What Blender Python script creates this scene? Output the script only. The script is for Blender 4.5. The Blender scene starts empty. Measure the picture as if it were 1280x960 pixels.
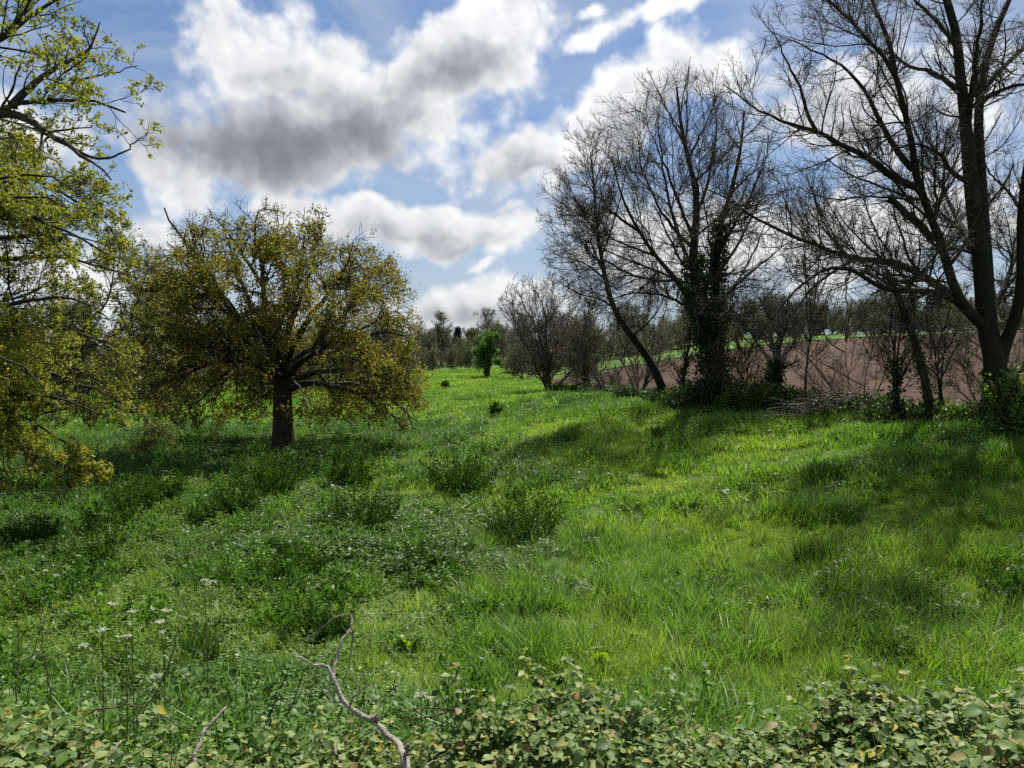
import bpy, math, random
import numpy as np
from mathutils import Vector

SC = bpy.context.scene
COL = SC.collection
PI = math.pi
F = 931.0            # focal length in pixels of the 1280 px wide photograph
CAMZ = 4.4
PITCH = math.atan(40.0 / F)

# ------------------------------------------------------------------ camera
cam = bpy.data.cameras.new('camera')
cam.sensor_width = 36.0
cam.lens = 36.0 * F / 1280.0
cam.clip_start = 0.05
cam.clip_end = 6000
camo = bpy.data.objects.new('camera', cam)
COL.objects.link(camo)
camo.location = (0, 0, CAMZ)
camo.rotation_euler = (PI / 2 - PITCH, 0, 0)
SC.camera = camo
SC.view_settings.view_transform = 'Standard'
SC.view_settings.look = 'None'
SC.view_settings.gamma = 1.0
SC.view_settings.use_curve_mapping = False
SC.view_settings.exposure = 0.95
cy = SC.cycles
cy.max_bounces = 5
cy.diffuse_bounces = 2
cy.glossy_bounces = 2
cy.transmission_bounces = 3
cy.transparent_max_bounces = 4
cy.caustics_reflective = False
cy.caustics_refractive = False
cy.sample_clamp_indirect = 4.0
cy.use_adaptive_sampling = True
cy.adaptive_threshold = 0.03
cy.use_denoising = False

SUN_AZ, SUN_EL = math.radians(18), math.radians(56)
SUNV = Vector((math.sin(SUN_AZ) * math.cos(SUN_EL), math.cos(SUN_AZ) * math.cos(SUN_EL), math.sin(SUN_EL)))
sun = bpy.data.lights.new('sun', 'SUN')
sun.energy = 5.0
sun.angle = math.radians(0.6)
sun.color = (1.0, 0.94, 0.84)
suno = bpy.data.objects.new('sun', sun)
COL.objects.link(suno)
suno.rotation_euler = SUNV.to_track_quat('Z', 'Y').to_euler()
suno.location = (60, 60, 90)


def ray(px, py):
    u, v = (px - 640) / F, -(py - 480) / F
    c, s = math.cos(PITCH), math.sin(PITCH)
    d = np.array([u, c + v * s, -s + v * c])
    return d


def at(px, py, y):
    d = ray(px, py)
    return np.array([0, 0, CAMZ]) + d * (y / d[1])


# ------------------------------------------------------------------ world: sky and clouds by direction
class NT:
    def __init__(s, tree):
        s.t = tree; s.n = tree.nodes; s.l = tree.links

    def node(s, typ, **kw):
        n = s.n.new(typ)
        for k, v in kw.items():
            setattr(n, k, v)
        return n

    def setin(s, sock, v):
        if v is None:
            return
        if hasattr(v, 'is_output') or isinstance(v, bpy.types.NodeSocket):
            s.l.new(v, sock)
        else:
            sock.default_value = v

    def m(s, op, a, b=None, c=None, clamp=False):
        n = s.node('ShaderNodeMath', operation=op, use_clamp=clamp)
        s.setin(n.inputs[0], a); s.setin(n.inputs[1], b); s.setin(n.inputs[2], c)
        return n.outputs[0]

    def vm(s, op, a, b=None, c=None):
        n = s.node('ShaderNodeVectorMath', operation=op)
        s.setin(n.inputs[0], a)
        if op == 'SCALE':
            s.setin(n.inputs['Scale'], b)
        else:
            s.setin(n.inputs[1], b)
        if c is not None:
            s.setin(n.inputs[2], c)
        return n.outputs['Value'] if op in ('DOT_PRODUCT', 'LENGTH') else n.outputs[0]

    def noise(s, vec, scale, detail=4, rough=0.55, lac=2.0, dist=0.0):
        n = s.node('ShaderNodeTexNoise')
        s.setin(n.inputs['Vector'], vec)
        n.inputs['Scale'].default_value = scale
        n.inputs['Detail'].default_value = detail
        n.inputs['Roughness'].default_value = rough
        n.inputs['Lacunarity'].default_value = lac
        n.inputs['Distortion'].default_value = dist
        return n

    def mix(s, f, a, b, blend='MIX'):
        n = s.node('ShaderNodeMix', data_type='RGBA', blend_type=blend)
        s.setin(n.inputs[0], f); s.setin(n.inputs[6], a); s.setin(n.inputs[7], b)
        return n.outputs[2]

    def ramp(s, f, stops, interp='LINEAR'):
        n = s.node('ShaderNodeValToRGB')
        cr = n.color_ramp
        cr.interpolation = interp
        while len(cr.elements) < len(stops):
            cr.elements.new(0.5)
        for e, (p, c) in zip(cr.elements, stops):
            e.position = p
            e.color = (c[0], c[1], c[2], 1)
        s.setin(n.inputs[0], f)
        return n.outputs[0]

    def sstep(s, v, lo, hi, a=0.0, b=1.0):
        n = s.node('ShaderNodeMapRange', interpolation_type='SMOOTHSTEP')
        s.setin(n.inputs[0], v)
        n.inputs[1].default_value = lo; n.inputs[2].default_value = hi
        n.inputs[3].default_value = a; n.inputs[4].default_value = b
        return n.outputs[0]


def ramp_color(c):
    return (c[0], c[1], c[2], 1)


# cloud banks: (px, py, half width, half height, tilt degrees, weight)
CLOUDS = [
    (335, 95, 135, 88, -14, 1.0), (330, 185, 165, 60, -10, 1.35), (190, 190, 120, 80, 20, 0.75), (420, 160, 130, 75, -20, 1.15),
    (575, 62, 150, 62, -14, 1.0), (520, 110, 110, 62, -25, 1.1), (60, 170, 110, 60, 0, 0.6), (640, 90, 60, 45, 0, .7),
    (655, 190, 115, 42, -14, 0.95), (770, 140, 130, 52, -26, 1.0), (880, 105, 80, 42, -20, 0.7), (560, 155, 70, 40, 0, .5),
    (1090, 130, 150, 90, 5, 0.6), (1210, 150, 120, 100, 0, 0.6), (900, 300, 230, 60, 0, 0.8), (1150, 270, 200, 60, 0, 0.8),
    (470, 285, 110, 34, -4, 1.0), (560, 290, 110, 36, -6, 1.05), (385, 268, 70, 26, 10, 0.75), (640, 300, 60, 22, -20, 0.6),
    (590, 390, 190, 36, -4, 0.62), (400, 390, 200, 26, 0, 0.5), (762, 42, 46, 15, -16, 0.62), (850, 20, 44, 14, -12, 0.6), (765, 14, 18, 10, 0, .5),
    (180, 285, 60, 24, 8, 0.75), (60, 330, 150, 50, 0, 0.7), (100, 430, 160, 40, 0, 0.4), (635, 258, 24, 9, -10, .5), (612, 328, 18, 8, -20, .5),
    (-250, 150, 230, 120, 0, 1.0), (1560, 200, 260, 130, 0, 0.9),
]


# grey undersides of the thick banks, same columns
DARKS = [
    (340, 188, 160, 44, -6, 1.0), (455, 165, 95, 32, -22, .6), (555, 86, 95, 22, -12, .5), (240, 205, 75, 30, 8, .6), (380, 130, 60, 24, 10, .3),
    (670, 212, 80, 14, -10, .4), (800, 150, 70, 16, -22, .45), (500, 304, 70, 12, -4, .35), (585, 308, 50, 10, -6, .3),
    (1010, 140, 100, 30, 0, .3), (610, 400, 100, 12, 0, .3), (-200, 190, 200, 60, 0, .8),
]


def cloud_group():
    g = bpy.data.node_groups.new('cloud_density', 'ShaderNodeTree')
    g.interface.new_socket('Dir', in_out='INPUT', socket_type='NodeSocketVector')
    g.interface.new_socket('D', in_out='OUTPUT', socket_type='NodeSocketFloat')
    g.interface.new_socket('K', in_out='OUTPUT', socket_type='NodeSocketFloat')
    g.interface.new_socket('Relief', in_out='OUTPUT', socket_type='NodeSocketFloat')
    t = NT(g)
    gi = t.node('NodeGroupInput'); go = t.node('NodeGroupOutput')
    v = t.vm('NORMALIZE', gi.outputs[0])
    # warp
    nw = t.noise(v, 5.0, 3, 0.55)
    w = t.vm('SCALE', t.vm('SUBTRACT', nw.outputs['Color'], (0.5, 0.5, 0.5)), 0.10)
    nw2 = t.noise(v, 17.0, 3, 0.55)
    w2 = t.vm('SCALE', t.vm('SUBTRACT', nw2.outputs['Color'], (0.5, 0.5, 0.5)), 0.035)
    vv = t.vm('NORMALIZE', t.vm('ADD', t.vm('ADD', v, w), w2))
    sx = t.node('ShaderNodeSeparateXYZ'); t.l.new(vv, sx.inputs[0])
    az = t.m('ARCTAN2', sx.outputs[0], sx.outputs[1])
    el = t.m('ARCSINE', sx.outputs[2])
    cx = t.node('ShaderNodeCombineXYZ'); t.l.new(az, cx.inputs[0]); t.l.new(el, cx.inputs[1])

    def bank(lst, k):
        acc = None
        for (px, py, rx, ry, rot, wgt) in lst:
            d = Vector(ray(px, py)).normalized()
            sc = max(d.y, .3) / F
            mp = t.node('ShaderNodeMapping', vector_type='TEXTURE')
            mp.inputs['Location'].default_value = (math.atan2(d.x, d.y), math.asin(d.z), 0)
            mp.inputs['Rotation'].default_value = (0, 0, math.radians(-rot))
            mp.inputs['Scale'].default_value = (rx * sc / math.sqrt(1 - d.z ** 2), ry * sc, 1)
            t.l.new(cx.outputs[0], mp.inputs[0])
            val = t.m('MULTIPLY_ADD', t.vm('LENGTH', mp.outputs[0]), -wgt, k * wgt)
            acc = val if acc is None else t.m('SMOOTH_MAX', acc, val, 0.2)
        return acc
    acc = bank(CLOUDS, 1.1)
    dk = bank(DARKS, 1.25)
    # behind and overhead: broken cloud cover from the noise alone
    n0 = t.noise(v, 2.4, 2, 0.5)
    back = t.sstep(sx.outputs[1], 0.35, -0.1)
    gen = t.m('MULTIPLY', t.m('SUBTRACT', n0.outputs[0], 0.47), 5.0)
    genb = t.m('ADD', t.m('MULTIPLY', gen, back), t.m('MULTIPLY', t.m('SUBTRACT', 1.0, back), -3.0))
    acc = t.m('MAXIMUM', acc, genb)
    acc = t.m('MAXIMUM', acc, -1.2)
    def puffs(vec):
        """rounded cauliflower bulges"""
        q = t.node('ShaderNodeTexVoronoi', feature='F1', voronoi_dimensions='3D')
        q.normalize = True
        t.l.new(vec, q.inputs['Vector'])
        q.inputs['Scale'].default_value = 11.0
        q.inputs['Detail'].default_value = 2.0
        q.inputs['Roughness'].default_value = 0.55
        q.inputs['Lacunarity'].default_value = 2.3
        return q.outputs['Distance']
    va = t.vm('ADD', t.vm('ADD', v, t.vm('SCALE', w, 0.5)), t.vm('SCALE', w2, 0.9))
    p0 = puffs(va)
    p1 = puffs(t.vm('ADD', va, tuple(SUNV * 0.018)))
    n2 = t.noise(v, 26.0, 5, 0.6)
    fb = t.m('ADD', t.m('MULTIPLY', t.m('SUBTRACT', 0.272, p0), 1.7), t.m('ADD', t.m('MULTIPLY', t.m('SUBTRACT', n2.outputs[0], 0.5), 0.8), t.m('MULTIPLY', t.m('SUBTRACT', nw.outputs[0], 0.5), 0.9)))
    rel = t.m('MULTIPLY', t.m('SUBTRACT', p0, p1), 1.35)
    t.l.new(rel, go.inputs[2])
    out = t.m('ADD', acc, fb)
    t.l.new(out, go.inputs[0])
    dk = t.m('ADD', dk, t.m('ADD', t.m('MULTIPLY', fb, 0.16), t.m('MULTIPLY', t.m('SUBTRACT', nw2.outputs[0], 0.5), 0.7)))
    t.l.new(dk, go.inputs[1])
    return g


world = bpy.data.worlds.new('World')
SC.world = world
world.use_nodes = True
wt = NT(world.node_tree)
wt.n.clear()
wo = wt.node('ShaderNodeOutputWorld')
bg = wt.node('ShaderNodeBackground')
bg.inputs["Strength"].default_value = 0.055
wt.l.new(bg.outputs[0], wo.inputs[0])
sky = wt.node('ShaderNodeTexSky', sky_type='NISHITA')
sky.sun_disc = False
sky.sun_elevation = SUN_EL
sky.sun_rotation = SUN_AZ
sky.air_density = 1.0
sky.dust_density = 0.6
sky.ozone_density = 2.0
tc = wt.node('ShaderNodeTexCoord')
vdir = wt.vm('NORMALIZE', tc.outputs['Generated'])
cg = cloud_group()


def cden(vec):
    n = wt.node('ShaderNodeGroup'); n.node_tree = cg
    wt.l.new(vec, n.inputs[0])
    return n.outputs


D0, K0, REL = cden(vdir)
alpha = wt.sstep(D0, 0.0, 0.48)
relief = wt.m('MULTIPLY', REL, 1.1)          # side away from the sun
body = wt.sstep(D0, 0.25, 1.5, 0.0, 0.32)
dark = wt.sstep(K0, -0.35, 0.95, 0.0, 0.66)
shade = wt.m('ADD', wt.m('ADD', relief, 0.06), wt.m('ADD', body, dark), clamp=True)
cl = wt.ramp(shade, [(0.0, (9.6, 9.7, 9.8)), (0.2, (8.0, 8.15, 8.4)), (0.45, (5.5, 5.7, 6.1)), (0.75, (3.3, 3.5, 3.9)), (1.0, (2.4, 2.55, 2.9))])
# brighter towards the sun
sd = wt.m('MAXIMUM', wt.vm('DOT_PRODUCT', vdir, tuple(SUNV)), 0.0)
glow = wt.m('ADD', 0.86, wt.m('MULTIPLY', wt.m('POWER', sd, 4.0), 0.35))
cl = wt.vm('SCALE', cl, glow)
# thin high veil and the pale air low down
nv = wt.noise(wt.vm('MULTIPLY', vdir, (1, 1, 2.6)), 3.1, 4, 0.6, dist=0.6)
veil = wt.m('MULTIPLY', wt.sstep(nv.outputs[0], 0.33, 0.70), 0.58)
sz = wt.node('ShaderNodeSeparateXYZ'); wt.l.new(vdir, sz.inputs[0])
low = wt.sstep(sz.outputs[2], 0.32, 0.0, 0.0, 0.8)
veil = wt.m('MAXIMUM', wt.m('ADD', veil, wt.m('MULTIPLY', wt.m('POWER', sd, 6.0), 0.25)), low)
skyc = wt.mix(1.0, sky.outputs[0], (0.62, 0.76, 0.93, 1), 'MULTIPLY')
skyv = wt.mix(veil, skyc, (5.0, 5.6, 6.5, 1))
fin = wt.mix(alpha, skyv, cl)
wt.l.new(fin, bg.inputs['Color'])
world.cycles.sampling_method = 'MANUAL'
world.cycles.sample_map_resolution = 512


# ------------------------------------------------------------------ numpy helpers
def vnoise(x, y, seed=0):
    x = np.asarray(x, float); y = np.asarray(y, float)
    xi = np.floor(x).astype(np.int64); yi = np.floor(y).astype(np.int64)
    fx = x - xi; fy = y - yi
    fx = fx * fx * (3 - 2 * fx); fy = fy * fy * (3 - 2 * fy)

    def h(a, b):
        n = (a * 374761393 + b * 668265263 + seed * 1442695041) & 0xffffffff
        n = ((n ^ (n >> 13)) * 1274126177) & 0xffffffff
        n = n ^ (n >> 16)
        return (n & 0xffff) / 65535.0
    return (h(xi, yi) * (1 - fx) + h(xi + 1, yi) * fx) * (1 - fy) + (h(xi, yi + 1) * (1 - fx) + h(xi + 1, yi + 1) * fx) * fy


def fbm(x, y, seed=0, o=3):
    a, t, s = 0.5, 0.0, 0.0
    for i in range(o):
        t = t + a * vnoise(np.asarray(x) * 2 ** i, np.asarray(y) * 2 ** i, seed + i * 7)
        s += a
        a *= 0.5
    return t / s


def sst(v, a, b):
    t = np.clip((v - a) / (b - a), 0, 1)
    return t * t * (3 - 2 * t)


M_Y = [-60, -10, 0, 1.5, 2.6, 3.6, 4.2, 5.0, 6.0, 7.5, 10, 13, 20, 32, 60, 90, 130, 200, 400, 900, 3000]
M_Z = [2.6, 2.6, 2.55, 2.45, 2.3, 2.15, 1.9, 1.5, 1.15, .85, .68, .55, .3, .1, -.25, -.1, .6, 1.8, 3.0, 4.0, 5.0]
HX_Y = [-60, 0, 10, 20, 33, 45, 68, 100, 130, 200, 900]
HX_X = [26, 21, 17, 13, 8.6, 6.0, 3.4, 0.2, -5, -30, -60]
H_Y = [-60, 0, 10, 20, 33, 45, 68, 100, 130, 200, 3000]
H_R = [2.0, 2.2, 2.2, 2.1, 1.75, 1.6, .95, .5, .3, 0, 0]


def hedge_x(y):
    return np.interp(y, HX_Y, HX_X)


def height(x, y):
    x = np.asarray(x, float); y = np.asarray(y, float)
    m = np.interp(y, M_Y, M_Z)
    d = x - hedge_x(y)
    H = np.interp(y, H_Y, H_R)
    rise = H * sst(d, -13, 0)
    dd = np.maximum(d - 1.0, 0)
    fld = 7.6 * dd ** 2 / (dd ** 2 + 30.0 ** 2)
    left = 2.0 * sst(-x, 30, 200)
    bump = (fbm(x / 5, y / 5, 3) - .5) * .35 * sst(y, 5, 14) + (fbm(x / 22, y / 22, 9) - .5) * 0.8 * sst(y, 20, 60)
    return m + rise + fld + left + bump


def ground_at(px, py):
    d = ray(px, py)
    ys = np.concatenate([np.arange(2.0, 60, .05), np.arange(60, 600, .5)])
    P = np.array([0, 0, CAMZ])[None] + d[None] * (ys / d[1])[:, None]
    below = P[:, 2] < height(P[:, 0], P[:, 1])
    below[ys < 6.5] = False
    i = int(np.argmax(below)) if below.any() else len(ys) - 1
    p = P[i]
    return float(p[0]), float(p[1]), float(height(p[0], p[1]))


# ------------------------------------------------------------------ mesh helpers
class MB:
    """collects verts and quads/tris with numpy and links them as ONE mesh"""
    def __init__(s):
        s.v = []; s.f4 = []; s.f3 = []; s.n = 0

    def add(s, v, f4=None, f3=None):
        v = np.asarray(v, np.float32).reshape(-1, 3)
        if f4 is not None and len(f4):
            s.f4.append(np.asarray(f4, np.int64) + s.n)
        if f3 is not None and len(f3):
            s.f3.append(np.asarray(f3, np.int64) + s.n)
        s.v.append(v); s.n += len(v)

    def mesh(s, name, mat, smooth=True):
        me = bpy.data.meshes.new(name)
        v = np.concatenate(s.v) if s.v else np.zeros((0, 3), np.float32)
        f4 = np.concatenate(s.f4) if s.f4 else np.zeros((0, 4), np.int64)
        f3 = np.concatenate(s.f3) if s.f3 else np.zeros((0, 3), np.int64)
        me.vertices.add(len(v)); me.vertices.foreach_set('co', v.ravel())
        idx = np.concatenate([f4.ravel(), f3.ravel()]).astype(np.int32)
        me.loops.add(len(idx)); me.loops.foreach_set('vertex_index', idx)
        tot = np.concatenate([np.full(len(f4), 4), np.full(len(f3), 3)]).astype(np.int32)
        st = np.concatenate([[0], np.cumsum(tot)[:-1]]).astype(np.int32) if len(tot) else np.zeros(0, np.int32)
        me.polygons.add(len(tot)); me.polygons.foreach_set('loop_start', st)
        me.update(calc_edges=True)
        me.polygons.foreach_set('use_smooth', np.full(len(tot), bool(smooth)))
        if mat is not None:
            me.materials.append(mat)
        me.validate()
        return me

    def build(s, name, mat, parent=None, smooth=True):
        o = bpy.data.objects.new(name, s.mesh(name, mat, smooth))
        COL.objects.link(o)
        if parent is not None:
            o.parent = parent
        return o


def norm(v):
    return v / np.maximum(np.linalg.norm(v, axis=-1, keepdims=True), 1e-9)


def tubes(mb, P, R, sides):
    """P (N,S,3) R (N,S): one tapered tube per row"""
    N, S, _ = P.shape
    if N == 0:
        return
    T = np.gradient(P, axis=1)
    T = norm(T)
    mean = norm(P[:, -1] - P[:, 0] + 1e-6)
    ref = np.where((np.abs(mean[:, 2]) < 0.7)[:, None], np.array([0, 0, 1.0])[None], np.array([1.0, 0, 0])[None])
    U = norm(np.cross(T, np.broadcast_to(ref[:, None], T.shape)))
    W = np.cross(T, U)
    a = np.arange(sides) * 2 * PI / sides
    ring = P[:, :, None, :] + R[:, :, None, None] * (np.cos(a)[None, None, :, None] * U[:, :, None, :] + np.sin(a)[None, None, :, None] * W[:, :, None, :])
    idx = np.arange(N * S * sides).reshape(N, S, sides)
    a0 = idx[:, :-1, :]; b0 = np.roll(a0, -1, axis=2); a1 = idx[:, 1:, :]; b1 = np.roll(a1, -1, axis=2)
    f = np.stack([a0, a1, b1, b0], -1).reshape(-1, 4)
    mb.add(ring.reshape(-1, 3), f4=f)


def perp(rng, d):
    r = rng.normal(size=d.shape)
    r = r - (r * d).sum(-1, keepdims=True) * d
    return norm(r)


def grow(rng, p, d, L, r0, r1, S, wig, trop, tropv=(0, 0, 1)):
    N = len(p)
    P = np.zeros((N, S + 1, 3)); P[:, 0] = p
    d = d.copy()
    tv = np.asarray(tropv, float)
    for i in range(S):
        d = norm(d + rng.normal(size=(N, 3)) * wig + tv[None] * trop)
        P[:, i + 1] = P[:, i] + d * (L / S)[:, None]
    t = np.linspace(0, 1, S + 1)[None]
    R = r0[:, None] * (1 - t) + r1[:, None] * t
    return P, R


def along(P, R, i, t):
    S = P.shape[1] - 1
    k = np.clip((t * S).astype(int), 0, S - 1); f = (t * S - k)[:, None]
    p = P[i, k] * (1 - f) + P[i, k + 1] * f
    r = R[i, k] * (1 - f[:, 0]) + R[i, k + 1] * f[:, 0]
    d = norm(P[i, k + 1] - P[i, k])
    return p, d, r


def resample(poly, S):
    poly = np.asarray(poly, float)
    s = np.concatenate([[0], np.cumsum(np.linalg.norm(np.diff(poly, axis=0), axis=1))])
    # smooth (Catmull-Rom like) by two corner-cut passes
    for _ in range(2):
        q = [poly[0]]
        for a, b in zip(poly[:-1], poly[1:]):
            q += [a * .75 + b * .25, a * .25 + b * .75]
        q.append(poly[-1]); poly = np.array(q)
    s = np.concatenate([[0], np.cumsum(np.linalg.norm(np.diff(poly, axis=0), axis=1))])
    t = np.linspace(0, s[-1], S + 1)
    return np.stack([np.interp(t, s, poly[:, k]) for k in range(3)], 1), s[-1]


class Env:
    """uneven crown envelope: half axes differ per side; val < 1 is inside"""
    def __init__(s, c, rxm, rxp, ry, rzm, rzp, e=2.2, seed=1, lump=.13, e2=None):
        s.e2 = e2 or e
        s.c = np.asarray(c, float); s.a = (rxm, rxp, ry, rzm, rzp); s.e = e; s.seed = seed; s.lump = lump

    def val(s, p):
        q = p - s.c
        rx = np.where(q[..., 0] < 0, s.a[0], s.a[1]); rz = np.where(q[..., 2] < 0, s.a[3], s.a[4])
        e = np.where(q[..., 2] < 0, s.e2, s.e)
        v = (np.abs(q[..., 0] / rx) ** e + np.abs(q[..., 1] / s.a[2]) ** e + np.abs(q[..., 2] / rz) ** e) ** (1 / e)
        n = norm(q)
        l = fbm(np.arctan2(n[..., 0], n[..., 1]) * 1.6 + 9, n[..., 2] * 2.6 + 5, s.seed, 2) - .5
        return v / (1 + 2 * s.lump * l)


def cap(env, p, d, L, lo=0.15):
    if env is None:
        return L
    a = np.zeros(len(L)); b = np.ones(len(L))
    f = np.ones(len(L))
    for _ in range(7):
        ok = env.val(p + d * (L * f)[:, None]) < 1
        a = np.where(ok, f, a); b = np.where(ok, b, f)
        f = np.where(ok & (f >= 1), 1, (a + b) / 2)
    return L * np.maximum(f, lo)


def spawn(rng, par, M, t0, ang, ratio, rr, S, wig, trop, env=None, rmin=.004, tpow=1.0, tropv=(0, 0, 1), lmin=.1, lmax=99, tip=0.35, by='len'):
    P, R = par
    Lp = np.linalg.norm(np.diff(P, axis=1), axis=2).sum(1)
    w = Lp / Lp.sum()
    i = rng.choice(len(P), M, p=w)
    t = t0 + (1 - t0) * rng.random(M) ** tpow
    p, d, r = along(P, R, i, np.minimum(t, .999))
    a = np.radians(rng.uniform(ang[0], ang[1], M))[:, None]
    dd = norm(d * np.cos(a) + perp(rng, d) * np.sin(a))
    L = np.clip(Lp[i] * ratio * rng.uniform(.6, 1.25, M) * (1.15 - .6 * t), lmin, lmax)
    L = cap(env, p, dd, L)
    r0 = np.maximum(r * rr * rng.uniform(.7, 1.05, M), rmin)
    return grow(rng, p, dd, L, r0, np.maximum(r0 * tip, rmin * .6), S, wig, trop, tropv)


def shell_points(rng, env, n, lo, hi, zmin):
    d = norm(rng.normal(size=(n * 3, 3)))
    r = np.full(len(d), 12.0); step = 6.0
    for _ in range(14):
        r = np.where(env.val(env.c + d * r[:, None]) > 1, r - step, r + step); step *= .5
    p = env.c + d * (r * rng.uniform(lo, hi, len(r)) ** .6)[:, None]
    p = p[p[:, 2] > zmin]
    return p[:n]


def reach(rng, base, T, rr, rmin, S, wig, upw=.2):
    P, R = base
    tg = norm(np.gradient(P, axis=1)).reshape(-1, 3); n = P.reshape(-1, 3); r = R.reshape(-1)
    ok = np.broadcast_to(np.arange(P.shape[1]) >= 3, P.shape[:2]).reshape(-1)
    n, tg, r = n[ok], tg[ok], r[ok]
    v = T[:, None] - n[None]; dist = np.linalg.norm(v, axis=2)
    cosa = (v * tg[None]).sum(2) / np.maximum(dist, 1e-6)
    k = np.argmin(dist * (1.75 - cosa), axis=1)
    p0, t0 = n[k], tg[k]
    L = np.linalg.norm(T - p0, axis=1)[:, None]; dirv = norm(T - p0)
    m0 = norm(t0 * .6 + dirv + rng.normal(size=T.shape) * .25) * L
    m1 = norm(dirv + rng.normal(size=T.shape) * .35 + np.array([0, 0, upw])) * L
    t = np.linspace(0, 1, S + 1)[None, :, None]
    Q = (2 * t ** 3 - 3 * t ** 2 + 1) * p0[:, None] + (t ** 3 - 2 * t ** 2 + t) * m0[:, None] + (-2 * t ** 3 + 3 * t ** 2) * T[:, None] + (t ** 3 - t ** 2) * m1[:, None]
    Q[:, 1:] += np.cumsum(rng.normal(size=(len(T), S, 3)) * wig * L[:, None] / S, axis=1)
    r0 = np.minimum(np.maximum(r[k] * rr, rmin), .012 + .022 * L[:, 0])
    tt = np.linspace(0, 1, S + 1)[None]
    return Q, r0[:, None] * (1 - tt) + np.maximum(r0 * .25, rmin * .5)[:, None] * tt


def leaves(mb, rng, C, size, n_per, spread, droop=0.2, asp=.55, up=.5, simple=True):
    """leaf blades (a folded rhombus of two triangles or one quad) around centres C"""
    N = len(C) * n_per
    c = np.repeat(C, n_per, 0) + rng.normal(size=(N, 3)) * spread
    d = rng.normal(size=(N, 3)); d[:, 2] -= droop; d = norm(d)
    nrm = rng.normal(size=(N, 3)) * .8; nrm[:, 2] += up
    s = norm(np.cross(d, nrm))
    n = np.cross(s, d)
    l = size * rng.uniform(.6, 1.35, N)[:, None]
    w = l * asp * .5
    if simple:
        v = np.stack([c, c + d * l * .5 + s * w, c + d * l, c + d * l * .5 - s * w], 1)
        f = np.arange(N * 4).reshape(N, 4)
        mb.add(v.reshape(-1, 3), f4=f)
    else:
        lift = n * w * .35
        v = np.stack([c, c + d * l * .3 + s * w * .9 + lift, c + d * l * .7 + s * w * .75 + lift * .8, c + d * l - n * l * .12,
                      c + d * l * .7 - s * w * .75 + lift * .8, c + d * l * .3 - s * w * .9 + lift, c + d * l * .45], 1)
        b = (np.arange(N) * 7)[:, None]
        f4 = np.concatenate([b + np.array([[0, 1, 2, 6]]), b + np.array([[0, 6, 4, 5]])])
        f3 = np.concatenate([b + np.array([[6, 2, 3]]), b + np.array([[6, 3, 4]])])
        mb.add(v.reshape(-1, 3), f4=f4, f3=f3)


def empty(name, loc=(0, 0, 0), label=None, cat=None, group=None):
    o = bpy.data.objects.new(name, None)
    o.empty_display_size = .2
    COL.objects.link(o)
    o.location = loc
    tag(o, label, cat, group)
    return o


def tag(o, label=None, cat=None, group=None, kind=None):
    if label: o['label'] = label
    if cat: o['category'] = cat
    if group: o['group'] = group
    if kind: o['kind'] = kind
    return o


def copy_tree(o, loc, rz, sc, label, group=None):
    c = o.copy(); COL.objects.link(c)
    c.location = loc; c.rotation_euler = (0, 0, rz); c.scale = sc if hasattr(sc, '__len__') else (sc, sc, sc)
    c['label'] = label
    if group: c['group'] = group
    for ch in list(o.children):
        k = ch.copy(); COL.objects.link(k); k.parent = c
        for g in list(ch.children):
            q = g.copy(); COL.objects.link(q); q.parent = k
    return c


# ------------------------------------------------------------------ materials
def new_mat(name):
    m = bpy.data.materials.new(name); m.use_nodes = True
    t = NT(m.node_tree); t.n.clear()
    out = t.node('ShaderNodeOutputMaterial')
    return m, t, out


def principled(t, col, rough=.7, spec=.3, normal=None):
    b = t.node('ShaderNodeBsdfPrincipled')
    t.setin(b.inputs['Base Color'], col)
    t.setin(b.inputs['Roughness'], rough)
    b.inputs['Specular IOR Level'].default_value = spec
    if normal is not None:
        t.l.new(normal, b.inputs['Normal'])
    return b.outputs[0]


def bump(t, h, strength=.4, dist=.02):
    b = t.node('ShaderNodeBump')
    b.inputs['Strength'].default_value = strength
    b.inputs['Distance'].default_value = dist
    t.l.new(h, b.inputs['Height'])
    return b.outputs[0]


def bark_mat(name, dark, light, moss=None, moss_amt=0.0, scale=6.0):
    m, t, out = new_mat(name)
    tc = t.node('ShaderNodeTexCoord')
    v = t.vm('MULTIPLY', tc.outputs['Object'], (1, 1, .28))
    n = t.noise(v, scale, 6, .65)
    col = t.ramp(n.outputs[0], [(.3, dark), (.7, light)])
    if moss is not None:
        n2 = t.noise(tc.outputs['Object'], 1.7, 4, .6)
        col = t.mix(t.m('MULTIPLY', t.sstep(n2.outputs[0], .45, .65), moss_amt), col, ramp_color(moss))
    n3 = t.noise(v, scale * 4, 4, .6)
    h = t.m('ADD', n.outputs[0], t.m('MULTIPLY', n3.outputs[0], .5))
    sh = principled(t, col, .85, .2, bump(t, h, .8, .05))
    t.l.new(sh, out.inputs[0])
    return m


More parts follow.
